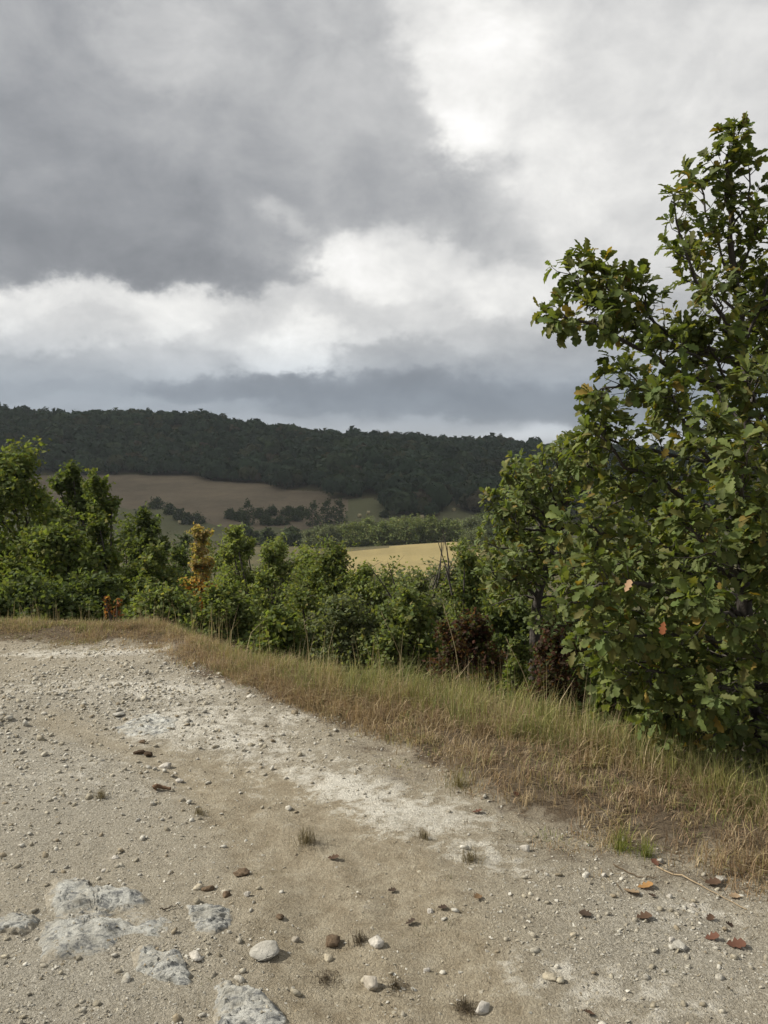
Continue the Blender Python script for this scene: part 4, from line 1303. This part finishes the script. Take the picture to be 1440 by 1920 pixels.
def make_grass():
    rng = np.random.default_rng(31)
    STRAW = np.array([(.35, .27, .16), (.44, .355, .225), (.28, .21, .125), (.37, .265, .16), (.23, .16, .10)])
    GREEN = np.array([(.20, .22, .075), (.27, .265, .095), (.15, .175, .06), (.34, .30, .125)])
    mb = MB()
    # short dry turf, in clumps
    ncl = 11000
    cx, cy, ct = sample_verge(rng, ncl, -.3, 1.3)
    patch = fbm(cx * 1.6 + 8, cy * 1.6, 3)
    keep = rng.random(ncl) < np.clip(sstep(-.2, .2, ct + (patch - .5) * 1.1), .02, 1) * (.35 + .9 * patch) * sstep(.28, .46, fbm(cx * 7 + 4, cy * 7 + 1, 2) + .25 * sstep(.5, .9, ct) + .04)
    cx, cy, ct = cx[keep], cy[keep], ct[keep]
    per = 13
    m = len(cx)
    x = np.repeat(cx, per) + rng.normal(size=m * per) * .032
    y = np.repeat(cy, per) + rng.normal(size=m * per) * .032
    t = np.repeat(ct, per)
    z = surf_z(x, y) - .006
    ch = rng.uniform(.6, 1.35, m)
    right = sstep(.2, 1.6, cx)
    hgt = np.interp(ct, [-.1, .15, .6, 1.0, 1.3], [.035, .07, .11, .14, .15]) * (1 + .15 * right) * np.interp(cx, [-3.2, -2, -1], [.34, .5, 1]) * (.25 + 1.45 * fbm(cx * 2.6 + 1, cy * 2.6, 3))
    L = np.repeat(ch * hgt, per) * rng.uniform(.5, 1.25, m * per)
    ci = rng.integers(0, 5, m)
    col = np.repeat(STRAW[ci], per, axis=0) * rng.uniform(.7, 1.3, (m * per, 1))
    g = (rng.random(m) < np.clip(.05 + .5 * sstep(.8, 1.15, ct) * sstep(-1.6, -.2, cx) + .18 * sstep(.45, .6, fbm(cx * 2 + 3, cy * 2 + 7, 2)), 0, 1))
    gi = rng.integers(0, 4, m)
    gcol = np.repeat(GREEN[gi], per, axis=0) * rng.uniform(.75, 1.25, (m * per, 1))
    col = np.where(np.repeat(g, per)[:, None], gcol, col)
    blades(mb, rng, np.stack([x, y, z], 1), L, rng.uniform(.0018, .004, m * per), col, 1.15, .92)
    o = mb.build('dry_grass', M['grass'])
    tag(o, 'short straw-coloured dry grass along the track edge', 'grass', kind='stuff')

    mb = MB()
    # taller greenish fringe in front of the shrubs
    ncl = 1500
    cx, cy, ct = sample_verge(rng, ncl, .68, 1.35, (-4.6, 2.6))
    dens = np.interp(cx, [-4.6, -2.2, -1.2, -.3, .3, 1.6, 2.6], [.35, .3, .45, 1, 1, .8, .6])
    k = rng.random(ncl) < dens
    cx, cy, ct = cx[k], cy[k], ct[k]
    m, per = len(cx), 14
    x = np.repeat(cx, per) + rng.normal(size=m * per) * .03
    y = np.repeat(cy, per) + rng.normal(size=m * per) * .03
    z = surf_z(x, y) - .01
    L = np.repeat(rng.uniform(.7, 1.3, m) * np.interp(cx, [-4, -1.2, -.2, .4, 2], [.06, .13, .20, .23, .22]), per) * rng.uniform(.5, 1.2, m * per)
    pal = np.vstack([GREEN, GREEN[:2], STRAW[:2]])
    col = np.repeat(pal[rng.integers(0, len(pal), m)], per, axis=0) * rng.uniform(.75, 1.3, (m * per, 1))
    blades(mb, rng, np.stack([x, y, z], 1), L, rng.uniform(.002, .004, m * per), col, .7)
    # tall thin flower stalks
    ns = 260
    x, y, t = sample_verge(rng, ns, .85, 1.4, (-4.8, 1.2))
    z = surf_z(x, y)
    blades(mb, rng, np.stack([x, y, z], 1), rng.uniform(.2, .46, ns) * np.interp(x, [-3, -1.2], [.55, 1]), np.full(ns, .0028), np.tile((.42, .34, .2), (ns, 1)) * rng.uniform(.7, 1.2, (ns, 1)), .25)
    o = mb.build('tall_grass', M['grass'])
    tag(o, 'taller green and straw grass growing in front of the shrubs', 'grass', kind='stuff')

    # matted dead stems and litter on the verge and sparse weeds on the track
    mb = MB()
    n = 5200
    x, y, t = sample_verge(rng, n, -.5, 1.1)
    k = rng.random(n) < sstep(-.55, .05, t)
    x, y = x[k], y[k]
    z = surf_z(x, y) + rng.uniform(0, .012, len(x))
    P = np.stack([x, y, z], 1)
    th = rng.uniform(0, 2 * PI, len(x))
    L = rng.uniform(.02, .09, len(x))
    d = np.stack([np.cos(th), np.sin(th), rng.normal(size=len(x)) * .12], 1) * L[:, None]
    s = np.stack([-np.sin(th), np.cos(th), np.full(len(x), .3)], 1) * .0016
    V = np.stack([P - s, P + s, P + d], 1).reshape(-1, 3)
    pal = np.array([(.22, .16, .10), (.12, .085, .05), (.33, .27, .18), (.07, .05, .032)])
    mb.add(V, np.arange(len(V)).reshape(-1, 3), np.repeat(pal[rng.integers(0, 4, len(x))], 3, axis=0))
    # scattered thin weeds on the gravel
    nc = 620
    wx, wy = rng.uniform(-3.6, 1.6, nc), rng.uniform(2.1, 7.4, nc)
    wk = (wy < e1(wx) - .1) & (fbm(wx * 1.4 + 2, wy * 1.4 + 6, 2) > .47)
    wx, wy = wx[wk], wy[wk]
    per = 16
    m = len(wx)
    spread = np.repeat(rng.uniform(.01, .05, m), per)
    x = np.repeat(wx, per) + rng.normal(size=m * per) * spread * 1.4
    y = np.repeat(wy, per) + rng.normal(size=m * per) * spread
    P = np.stack([x, y, surf_z(x, y) - .002], 1)
    pal = np.array([(.10, .085, .045), (.16, .13, .08), (.12, .12, .055), (.07, .055, .035)])
    blades(mb, rng, P, rng.uniform(.008, .03, m * per), np.full(m * per, .0017), np.repeat(pal[rng.integers(0, 4, m)], per, axis=0), 1.0, .6)
    o = mb.build('plant_litter', M['grass'])
    tag(o, 'matted dead stems and thin withered weeds on the chalky ground', 'litter', kind='stuff')


make_grass()


def tuft(label, u, v, wpx, hpx, n, pal, seed, name='grass_tuft', lean=.7):
    rng = np.random.default_rng(seed)
    c = on_plane(u, v)
    dist = c[1]
    s, h = wpx / F * dist, hpx / F * dist * 1.15
    th, rr = rng.uniform(0, 2 * PI, n), np.abs(rng.normal(size=n)) * s * .22
    P = np.stack([np.cos(th) * rr, np.sin(th) * rr, np.full(n, -.004)], 1)
    base = np.array([c[0], c[1], float(surf_z(c[0], c[1]))])
    P[:, 2] += surf_z(P[:, 0] + c[0], P[:, 1] + c[1]) - base[2]
    mb = MB()
    pal = np.array(pal)
    blades(mb, rng, P, h * rng.uniform(.35, 1.15, n), rng.uniform(.0012, .0026, n), pal[rng.integers(0, len(pal), n)] * rng.uniform(.75, 1.25, (n, 1)), lean)
    o = mb.build(name, M['grass'])
    o.location = base
    tag(o, label, 'grass' if name == 'grass_tuft' else 'weed', 'tufts on the track')


GT = [(.20, .22, .05), (.26, .27, .07), (.15, .18, .045)]
DT = [(.17, .14, .085), (.11, .09, .055), (.24, .2, .12)]
BT = [(.10, .08, .055), (.14, .11, .07), (.07, .055, .04)]
tuft('bright green grass tuft at the track edge, the left one of two', 1163, 1585, 70, 52, 130, GT, 1)
tuft('bright green grass tuft at the track edge, the right one of two', 1212, 1596, 46, 50, 90, GT, 2)
tuft('small grey-brown grass tuft on the left gravel', 190, 1492, 42, 20, 110, DT, 3)
tuft('thin brown grass tuft in the middle of the pale track', 575, 1580, 70, 34, 150, DT, 4)
tuft('small straw tuft on the track below the chalk patch', 795, 1575, 44, 20, 90, DT, 5)
tuft('dark withered weed near the bottom edge, right of centre', 872, 1886, 62, 22, 190, BT, 6, 'withered_weed', 1.1)
tuft('dark withered weed sprawling right of the pale triangular stone', 742, 1853, 86, 12, 200, BT, 7, 'withered_weed', 1.3)
tuft('dark withered weed left of the pale triangular stone', 612, 1832, 84, 12, 200, BT, 8, 'withered_weed', 1.3)
tuft('dark thin weed beside the white stone, on its left', 674, 1765, 50, 24, 110, BT, 9, 'withered_weed', 1.0)
tuft('greenish grass tuft at the foot of the dry verge', 862, 1478, 90, 40, 170, [(.17, .16, .07), (.24, .2, .1)], 10)
tuft('thin grey weed on the track left of the white edge stone', 880, 1618, 70, 26, 120, DT, 11, 'withered_weed', 1.0)
tuft('wispy straw tuft on the track beneath the brown bark piece', 372, 1520, 50, 16, 90, DT, 12)

# ------------------------------------------------------------------ pebbles
def rock_template(seed, sub=1, cuts=6):
    import bmesh
    bm = bmesh.new()
    bmesh.ops.create_icosphere(bm, subdivisions=sub, radius=1)
    rng = np.random.default_rng(seed)
    V = np.array([v.co[:] for v in bm.verts])
    for i in range(cuts):               # flat broken faces
        n = rng.normal(size=3)
        n /= np.linalg.norm(n)
        d = rng.uniform(.42, .8)
        over = V @ n - d
        V = V - np.maximum(over, 0)[:, None] * n * .92
    V = V * rng.uniform(.94, 1.06, (len(V), 1))
    Fc = [[v.index for v in f.verts] for f in bm.faces]
    bm.free()
    return V, np.array(Fc)


ROCKS = []


def bedrock(label, outline, seed, h=.06, tint=(1, 1, 1), name='bedrock_slab'):
    """weathered rock breaking through the track: closed mound whose plan follows the outline (photograph pixels on the ground)"""
    poly = np.array([on_plane(u, v)[:2] for (u, v) in outline])
    c = poly.mean(0)
    n, rings = 130, 34
    pp = np.hstack([np.vstack([poly, poly[:1]]), np.zeros((len(poly) + 1, 1))])
    ring = smooth_path(pp, n + 1)[:-1, :2]
    V, Cc = [], []
    f = []
    for i in range(rings + 1):
        t = 1 - i / rings
        q = c + (ring - c) * t
        ang = np.arange(n) * 2 * PI / n
        q = q + np.stack([np.cos(ang), np.sin(ang)], 1) * ((fbm(q[:, 0] * 14 + seed, q[:, 1] * 14, 3) - .5) * .10 * t)[:, None]
        prof = 1 - t ** 4
        rough = fbm(q[:, 0] * 5 + seed, q[:, 1] * 9, 5, .62) * 1.7 - .48
        lift = np.clip(rough, -.5, 1.0) * h
        layer = np.floor(lift / .013) * .013            # bedding planes
        lift = lift * .45 + layer * .55 + (fbm(q[:, 0] * 45 + seed, q[:, 1] * 60, 3, .6) - .5) * .014
        z = surf_z(q[:, 0], q[:, 1]) - .010 + prof * (.014 + lift)
        V.append(np.column_stack([q, z]))
        bare = np.clip(.25 + 1.3 * rough, 0, 1) * sstep(1.02, .72, t + (fbm(q[:, 0] * 9 + seed, q[:, 1] * 9, 3) - .5) * .6)
        Cc.append(np.column_stack([bare, np.full(n, tint[0]), np.zeros(n)]))
    V = np.concatenate(V)
    for i in range(rings):
        for j in range(n):
            k = (j + 1) % n
            f.append((i * n + j, i * n + k, (i + 1) * n + k, (i + 1) * n + j))
    base = np.array([c[0], c[1], float(surf_z(c[0], c[1]))])
    mb = MB()
    mb.add(V - base, f, np.concatenate(Cc))
    o = mb.build(name, M['bedrock'], smooth=False)
    o.location = base
    tag(o, label, 'rock')
    ROCKS.append((V, f))


bedrock('large weathered grey bedrock slab with dark lichen breaking through the lower left track', [(85, 1630), (130, 1618), (180, 1650), (230, 1655), (285, 1690), (290, 1715), (335, 1745), (300, 1775), (230, 1770), (200, 1805), (120, 1812), (65, 1800), (70, 1745), (95, 1720), (75, 1680)], 3, .055)
bedrock('smaller bedrock piece below the large slab, tapering to a dark tip', [(265, 1785), (300, 1780), (335, 1800), (355, 1825), (360, 1858), (320, 1862), (280, 1835), (240, 1820)], 5, .045)
bedrock('bedrock piece cut by the bottom edge of the picture', [(395, 1865), (430, 1845), (470, 1860), (520, 1890), (545, 1925), (500, 1960), (420, 1955), (385, 1915)], 8, .055, (1.04, 1.03, 1.0))
bedrock('grey bedrock piece cut by the left picture edge', [(-60, 1725), (0, 1718), (45, 1715), (80, 1728), (70, 1750), (30, 1765), (-40, 1760)], 9, .05)
bedrock('flat bluish white bedrock patch on the left middle of the track', [(195, 1360), (240, 1345), (300, 1338), (345, 1345), (335, 1362), (285, 1378), (225, 1375)], 12, .018, (1.18, 1.24, 1.3))
bedrock('low crumbled bedrock piece right of the large slab', [(345, 1705), (400, 1700), (440, 1715), (425, 1745), (410, 1770), (375, 1760), (350, 1735)], 14, .025, (.9, .88, .84))


def make_pebbles():
    rng = np.random.default_rng(41)
    mb = MB()
    tp = [rock_template(s, 1, 5) for s in range(4)]
    n = 210000
    x = rng.uniform(-3.7, 1.9, n)
    y = 1.9 + (9 - 1.9) * rng.random(n) ** 1.5
    dens = np.clip(.3 + .9 * blob(x, y, 100, 1380, 420, 170) + .9 * blob(x, y, 140, 1860, 320, 130) + .9 * blob(x, y, 1250, 1760, 260, 140) + .5 * blob(x, y, 760, 1850, 120, 60)
                   - .3 * blob(x, y, 620, 1640, 190, 150), .08, 1) * (.35 + 1.3 * fbm(x * 2.2, y * 2.2 + 4, 3))
    inside = (y < e1(x) + .15) & (np.abs(x) < y * .52 + .15)
    k = inside & (rng.random(n) < dens * (1 - .75 * rut_mask(x, y)))
    x, y = x[k], y[k]
    n = len(x)
    s = np.clip(np.exp(rng.normal(size=n) * .62 - 5.95), .0016, .019)
    s = s * (1 + .5 * blob(x, y, 100, 1330, 300, 70)) * np.interp(y, [2, 5, 8], [.95, 1.2, 1.5])
    z = surf_z(x, y) + s * .18
    for (RV, RF) in ROCKS:
        lo, hi = RV.min(0), RV.max(0)
        q = np.where((x > lo[0]) & (x < hi[0]) & (y > lo[1]) & (y < hi[1]))[0]
        bt = BVHTree.FromPolygons([Vector(v) for v in RV], RF)
        for i in q:
            hit = bt.ray_cast(Vector((x[i], y[i], 2.0)), Vector((0, 0, -1)))
            if hit[0] is not None and hit[0].z > z[i]:
                z[i] = hit[0].z + s[i] * .15
                s[i] *= .8 if rng.random() < .4 else .01
    R = frames(rng, rng.normal(size=(n, 3)) * .35 + np.array([0, 0, 1]))
    sc = np.stack([s * rng.uniform(.8, 1.5, n), s * rng.uniform(.7, 1.1, n), s * rng.uniform(.45, .85, n)], 1)
    R = R * sc[:, None, :]
    tone = np.array([(1, 1, 1), (.85, .82, .76), (.72, .68, .6), (1.1, 1.1, 1.1), (.62, .55, .45)])[rng.choice(5, n, p=[.3, .3, .22, .1, .08])] * rng.uniform(.85, 1.15, (n, 1))
    octV = np.array([[1, 0, -.35], [-1, 0, -.35], [0, 1, -.35], [0, -1, -.35], [.15, .1, .9]])
    octF = [[0, 2, 4], [2, 1, 4], [1, 3, 4], [3, 0, 4]]
    small = s < .010
    T = np.stack([x, y, z], 1)
    oc = [octV * np.random.default_rng(i).uniform(.6, 1.15, (5, 1)) for i in range(5)]
    for i in range(5):
        q = np.where(small & (np.arange(n) % 5 == i))[0]
        mb.batch(oc[i], octF, R[q], T[q], tone[q])
    for i in range(4):
        q = np.where(~small & (np.arange(n) % 4 == i))[0]
        if len(q):
            mb.batch(tp[i][0][:], tp[i][1].tolist(), R[q], T[q], tone[q])
    o = mb.build('pebbles', M['pebble'])
    tag(o, 'loose pale limestone pebbles strewn over the track', 'pebbles', kind='stuff')


make_pebbles()


def hull_rock(seed, npts=16):
    """angular broken stone: hull of random points, then slightly roughened"""
    import bmesh
    rng = np.random.default_rng(seed)
    P = rng.normal(size=(npts, 3))
    P /= np.linalg.norm(P, axis=1)[:, None]
    P *= rng.uniform(.72, 1.05, (npts, 1))
    bm = bmesh.new()
    for p in P:
        bm.verts.new(p)
    r = bmesh.ops.convex_hull(bm, input=bm.verts)
    bmesh.ops.delete(bm, geom=[g for g in r['geom_interior'] if isinstance(g, bmesh.types.BMVert)], context='VERTS')
    bmesh.ops.bevel(bm, geom=bm.edges[:] , offset=.07, segments=1, affect='EDGES')
    bmesh.ops.triangulate(bm, faces=bm.faces)
    bmesh.ops.subdivide_edges(bm, edges=[e for e in bm.edges if e.calc_length() > .45], cuts=1)
    bmesh.ops.triangulate(bm, faces=bm.faces)
    bm.verts.index_update()
    V = np.array([v.co[:] for v in bm.verts])
    Fc = np.array([[v.index for v in f.verts] for f in bm.faces])
    bm.free()
    V = V * (1 + rng.normal(size=(len(V), 1)) * .02)
    return V, Fc


def clod_shape(seed):
    V, Fc = rock_template(seed, 3, 2)
    h = fbm(V[:, 0] * 3 + seed, V[:, 1] * 3 + V[:, 2] * 4, 4, .65)
    return V * (.6 + .8 * h)[:, None], Fc


def stone(label, u, v, wpx, hpx, seed, mat='stone', tint=(1, 1, 1), flat=.7, name='stone', cat='stone'):
    """one loose stone whose outline is about wpx x hpx where it lies"""
    V, Fc = hull_rock(seed) if cat == 'stone' else clod_shape(seed)
    rng = np.random.default_rng(seed + 900)
    c = on_plane(u, v + hpx * .4)
    k = math.hypot(c[1], EYE) / F
    w, h = wpx * k, hpx * k
    V = V * np.array([w * .58, w * .46, max(h * .55, w * .3 * flat)])
    a = rng.uniform(-.5, .5)
    V = V @ np.array([[math.cos(a), -math.sin(a), 0], [math.sin(a), math.cos(a), 0], [0, 0, 1]]).T
    mb = MB()
    mb.add(V, Fc, tint)
    o = mb.build(name, M[mat])
    o.location = (c[0], c[1], float(surf_z(c[0], c[1])) - V[:, 2].min() * .45)
    tag(o, label, cat, 'loose stones on the track' if cat == 'stone' else None)
    return o


W = (1.08, 1.06, 1.04)
G = (.82, .82, .8)
T_ = (.95, .88, .74)
for i, a in enumerate([
    ('oblong grey-white stone, the largest loose one near the bottom left', 496, 1782, 62, 32, 'stone', G),
    ('white stone with dark weed at its left, below the track centre', 708, 1769, 30, 24, 'stone', W),
    ('pale triangular stone near the bottom, below the white stone', 694, 1838, 32, 28, 'stone', (.98, .93, .86)),
    ('flat pale stone beside the lower bedrock slab', 369, 1802, 28, 18, 'stone', W),
    ('yellowish stone lying against a brown earth clod', 374, 1660, 22, 14, 'stone', T_),
    ('small white stone right of the round brown clod', 464, 1682, 14, 12, 'stone', W),
    ('small grey stone left of the brown clod and white stone', 554, 1757, 17, 11, 'stone', (.7, .66, .6)),
    ('pale half-buried stone below the brown clod', 614, 1783, 19, 15, 'stone', T_),
    ('small flat pale stone above the large bedrock slab', 216, 1601, 15, 8, 'stone', W),
    ('small white pebble stone just above the bedrock crest', 195, 1626, 11, 9, 'stone', W),
    ('white stone on the track near the dry grass corner', 986, 1588, 20, 16, 'stone', W),
    ('grey-white stone at the grass edge beside the green tufts', 1236, 1602, 17, 15, 'stone', G),
    ('pale grey angular stone on the right gravel, larger of a pair', 1275, 1768, 27, 19, 'stone', G),
    ('small white stone touching the pale grey angular one', 1259, 1758, 14, 13, 'stone', W),
    ('pale stone at the bottom edge right of the dark weed', 904, 1884, 28, 17, 'stone', W),
    ('flush pale stone set in the gravel near the bottom right', 1033, 1834, 26, 14, 'stone', T_),
    ('small white stone between the grass corner and the orange leaf', 1130, 1633, 13, 11, 'stone', W),
    ('small round white stone right of the orange fallen leaf', 1254, 1675, 12, 11, 'stone', W),
    ('small pale stone left of the brown curled leaf', 1076, 1747, 13, 12, 'stone', T_),
    ('small white stone beside a dark leaf at track centre', 807, 1708, 12, 12, 'stone', W),
    ('small white stone near the bottom centre of the track', 800, 1811, 12, 11, 'stone', W),
    ('pale rock under the dark earth lumps on the left gravel', 312, 1419, 27, 15, 'stone', W),
    ('square pale rock above the brown bark piece', 336, 1449, 18, 10, 'stone', W),
    ('flat grey rock slab left of the white bedrock patch', 222, 1338, 26, 8, 'stone', G),
    ('round grey stone right of the brown bark piece', 342, 1491, 14, 12, 'stone', (.62, .58, .5)),
    ('small pale stone at the far end of the track by the grass', 309, 1243, 9, 8, 'stone', W),
    ('pale stone in the leaf litter under the right verge', 1352, 1644, 22, 12, 'stone', G),
    ('tiny white stone high on the right gravel under the leaf litter', 1300, 1690, 12, 9, 'stone', W),
]):
    stone(a[0], a[1], a[2], a[3], a[4], 300 + i, a[5], a[6])
for i, a in enumerate([
    ('brown earth clod left of the white stone', 623, 1757, 27, 17), ('small round brown clod below the yellowish stone', 424, 1678, 13, 14), ('brown earth clod right of the yellowish stone', 390, 1662, 18, 10),
    ('tiny brown clod above the oblong grey stone', 525, 1724, 12, 9), ('black earth lump below the white bedrock patch, left one', 262, 1398, 18, 9), ('black earth lump below the white bedrock patch, right one', 277, 1402, 15, 8),
    ('dark crumbly clod on the tan track above the yellowish stone', 454, 1636, 24, 8), ('small dark clod at the edge of the white bedrock patch', 267, 1379, 11, 7),
]):
    stone(a[0], a[1], a[2], a[3], a[4], 360 + i, 'clod', (.45, .42, .4) if 'black' in a[0] else (1, 1, 1), name='earth_clod', cat='clod')


# ------------------------------------------------------------------ fallen leaves, bark, twigs on the ground
def fallen(label, u, v, wpx, col, ang, seed, curl=.3):
    rng = np.random.default_rng(seed)
    c = on_plane(u, v)
    L = .8 * wpx * math.hypot(c[1], EYE) / F
    tv, tf = oak_leaf_template(.35, 0, rng.uniform(-.2, .2))
    tv = tv - np.array([.5, 0, 0])
    tv[:, 1] *= 1.5
    tv[:, 2] += curl * (tv[:, 0] ** 2) * 1.3 + curl * .8 * tv[:, 1] ** 2
    mb = MB()
    mb.add(tv * L * 1.15, tf, np.array(col) * rng.uniform(.9, 1.1))
    o = mb.build('fallen_leaf', M['dead_leaf'])
    o.location = (c[0], c[1], float(surf_z(c[0], c[1])) + .006)
    o.rotation_euler = (rng.normal() * .2, rng.normal() * .2, ang)
    tag(o, label, 'leaf', 'dead leaves on the track')


BR, RB, OR, TN, DK = (.10, .062, .04), (.125, .06, .04), (.32, .18, .07), (.30, .22, .14), (.06, .042, .03)
for i, a in enumerate([
    ('dark brown curled leaf in the middle of the right gravel', 1099, 1717, 26, DK, 2.2), ('brown fallen leaf left of the pale angular stone', 1208, 1725, 30, BR, .2), ('orange fallen leaf on the right gravel', 1210, 1662, 30, OR, .1),
    ('tan fallen leaf touching the orange one', 1183, 1671, 30, TN, -.6), ('small brown leaf below the litter on the right', 1330, 1717, 18, BR, .6), ('brown leaf right of the white stone pair', 1336, 1759, 26, RB, -.2),
    ('large red-brown leaf near the right edge', 1380, 1771, 34, RB, -.1), ('small dark leaf above the red-brown leaf', 1367, 1728, 18, DK, .1), ('pale brown leaf on the track right of centre', 895, 1690, 20, (.2, .13, .07), .9),
    ('dark thin leaf beside the small white stone', 829, 1709, 18, DK, .3), ('reddish leaf under the dry grass corner', 895, 1526, 20, RB, .2), ('dark little leaf on the pale track centre', 735, 1668, 16, DK, .2),
    ('brown leaf at the bottom edge of the right gravel', 1102, 1905, 22, BR, .4), ('brown leaf in the litter beneath the verge', 1336, 1657, 30, BR, .1), ('tan leaf at the lower end of the litter', 1376, 1683, 22, TN, .2),
    ('dark crumpled leaf clump left of the pale brown leaf', 770, 1731, 20, DK, .5), ('tiny dark leaf beside the brown one near the right gravel', 1222, 1681, 14, DK, -.4), ('reddish leaf high in the dry grass edge', 968, 1502, 16, RB, 1.2),
    ('reddish brown leaf by the stone at the green tufts', 1228, 1612, 20, RB, 1.8), ('brown leaf on the tan track below the thin tuft', 625, 1612, 22, BR, .1),
]):
    fallen(a[0], a[1], a[2], a[3], a[4], a[5], 500 + i)


def stick(name, label, cat, pts, r, col, sides=5, seed=0):
    rng = np.random.default_rng(seed)
    P = np.array([[*on_plane(u, v)[:2], 0] for (u, v) in pts])
    path = smooth_path(P, 12)
    path[:, 2] = surf_z(path[:, 0], path[:, 1]) + r * .8 + np.abs(rng.normal(size=12)) * .004
    base = path[0].copy()
    mb = MB()
    tube(mb, path - base, np.linspace(r, r * .5, 12) * rng.uniform(.8, 1.2, 12), sides, col)
    o = mb.build(name, M['dead_leaf'], smooth=True)
    o.location = base
    tag(o, label, cat)


stick('bark_piece', 'brown strip of bark on the left gravel', 'bark', [(288, 1477), (300, 1474), (320, 1474)], .014, (.16, .10, .06), 6, 1)
stick('twig', 'long thin pale twig lying from the verge onto the right gravel', 'twig', [(1232, 1618), (1290, 1652), (1350, 1680), (1400, 1705)], .0035, (.36, .28, .18), 4, 2)
stick('twig', 'short dark twig near the bedrock slab', 'twig', [(300, 1720), (320, 1716), (340, 1710)], .003, (.08, .06, .04), 4, 3)
stick('twig', 'dark bent twig among the gravel on the right of the track centre', 'twig', [(1150, 1616), (1200, 1640), (1230, 1646)], .0028, (.12, .085, .05), 4, 4)


def stalk(label, u0, v0, u1, v1, y, r=.004):
    a, b = at_y(u0, v0, y), at_y(u1, v1, y - .05)
    a[2] = float(surf_z(a[0], a[1]))
    mid = (a + b) / 2 + np.array([.02, 0, .03])
    path = smooth_path([a, mid, b], 12)
    mb = MB()
    tube(mb, path - a, np.linspace(r, r * .45, 12), 4, (.46, .38, .24))
    d = (b - mid)
    for k in range(8):       # seed head
        p = path[-1] - (path[-1] - path[-3]) * k * .16 - a
        tube(mb, [p, p + d * .06 + np.random.default_rng(k).normal(size=3) * .012], [.0025, .001], 3, (.5, .42, .28))
    o = mb.build('grass_stalk', M['grass'], smooth=True)
    o.location = a
    tag(o, label, 'stalk', 'tall straw stalks')


stalk('tall pale straw stalk leaning left before the red-brown bush', 868, 1262, 832, 1138, 6.6)
stalk('pale stalk curving left in front of the green bush', 770, 1258, 716, 1152, 7.0, .0025)
stalk('upright straw stalk under the leaning trunk', 578, 1240, 570, 1165, 7.6, .003)
stalk('bent grey stalk between the red-brown bushes', 1010, 1290, 950, 1200, 5.9, .003)

# ------------------------------------------------------------------ the cloud whose shadow lies on the far hill (overhead to the left, outside the picture)
def make_shade_cloud():
    h = 1400.0
    sh = np.array([SUN.x, SUN.y]) / SUN.z * h
    x0, x1, y0, y1 = -620, 900, 268, 1500
    xs, ys = np.linspace(x0, x1, 60), np.linspace(y0, y1, 50)
    X, Y = np.meshgrid(xs, ys)
    ex = np.minimum(np.minimum(X - x0, x1 - X), np.minimum(Y - y0, y1 - Y)) / 120
    th = np.sqrt(np.clip(ex, 0, 1))
    wob = (fbm(X / 120, Y / 120, 3) - .5) * 30 * (1 - np.clip(ex, 0, 1))
    top = 20 + th * (90 + 220 * fbm(X / 160 + 3, Y / 160, 4)) * 1.0
    bot = -th * (20 + 30 * fbm(X / 100, Y / 100 + 7, 3))
    nx, ny = 60, 50
    idx = np.arange(nx * ny).reshape(ny, nx)
    q = np.stack([idx[:-1, :-1], idx[:-1, 1:], idx[1:, 1:], idx[1:, :-1]], -1).reshape(-1, 4)
    A = np.stack([X + sh[0], Y + wob + sh[1], h + top * th], -1).reshape(-1, 3)
    B = np.stack([X + sh[0], Y + wob + sh[1], h + bot - .5], -1).reshape(-1, 3)
    rim = np.concatenate([idx[0, :], idx[1:, -1], idx[-1, -2::-1], idx[-2:0:-1, 0]])
    rn = np.roll(rim, -1)
    side = np.stack([rim + nx * ny, rn + nx * ny, rn, rim], 1)
    mb = MB()
    mb.add(np.vstack([A, B]), np.vstack([q, q[:, ::-1] + nx * ny, side]), (1, 1, 1))
    m, nt, out = new_mat('shade_cloud')
    n = N_(nt, 'ShaderNodeTexNoise', ins={'Scale': .01, 'Detail': 4.0, 'Vector': N_(nt, 'ShaderNodeTexCoord').outputs['Object']})
    c = N_(nt, 'ShaderNodeMapRange', ins={'Value': n.outputs['Fac'], 'To Min': .75, 'To Max': .95})
    p = N_(nt, 'ShaderNodeBsdfDiffuse', ins={'Color': c.outputs[0]})
    nt.links.new(p.outputs[0], out.inputs['Surface'])
    o = mb.build('cloud', m, smooth=True)
    tag(o, 'thick opaque cloud out of view to the left, shaped to shade the far hill', kind='structure')


make_shade_cloud()


# ------------------------------------------------------------------ air between the knoll and the far hill
def make_haze():
    mb = MB()
    x, y, z0, z1 = 2900, 2900, -40, 75
    V = [(-x, -y, z0), (x, -y, z0), (x, y, z0), (-x, y, z0), (-x, -y, z1), (x, -y, z1), (x, y, z1), (-x, y, z1)]
    mb.add(V, [(0, 3, 2, 1), (4, 5, 6, 7), (0, 1, 5, 4), (1, 2, 6, 5), (2, 3, 7, 6), (3, 0, 4, 7)])
    m = bpy.data.materials.new('haze')
    m.use_nodes = True
    nt = m.node_tree
    nt.nodes.clear()
    out = nt.nodes.new('ShaderNodeOutputMaterial')
    v = nt.nodes.new('ShaderNodeVolumePrincipled')
    v.inputs['Color'].default_value = (.86, .93, 1.0, 1)
    v.inputs['Density'].default_value = 0.00013
    v.inputs['Anisotropy'].default_value = 0.2
    nt.links.new(v.outputs[0], out.inputs['Volume'])
    tag(mb.build('haze', m), kind='stuff')


make_haze()
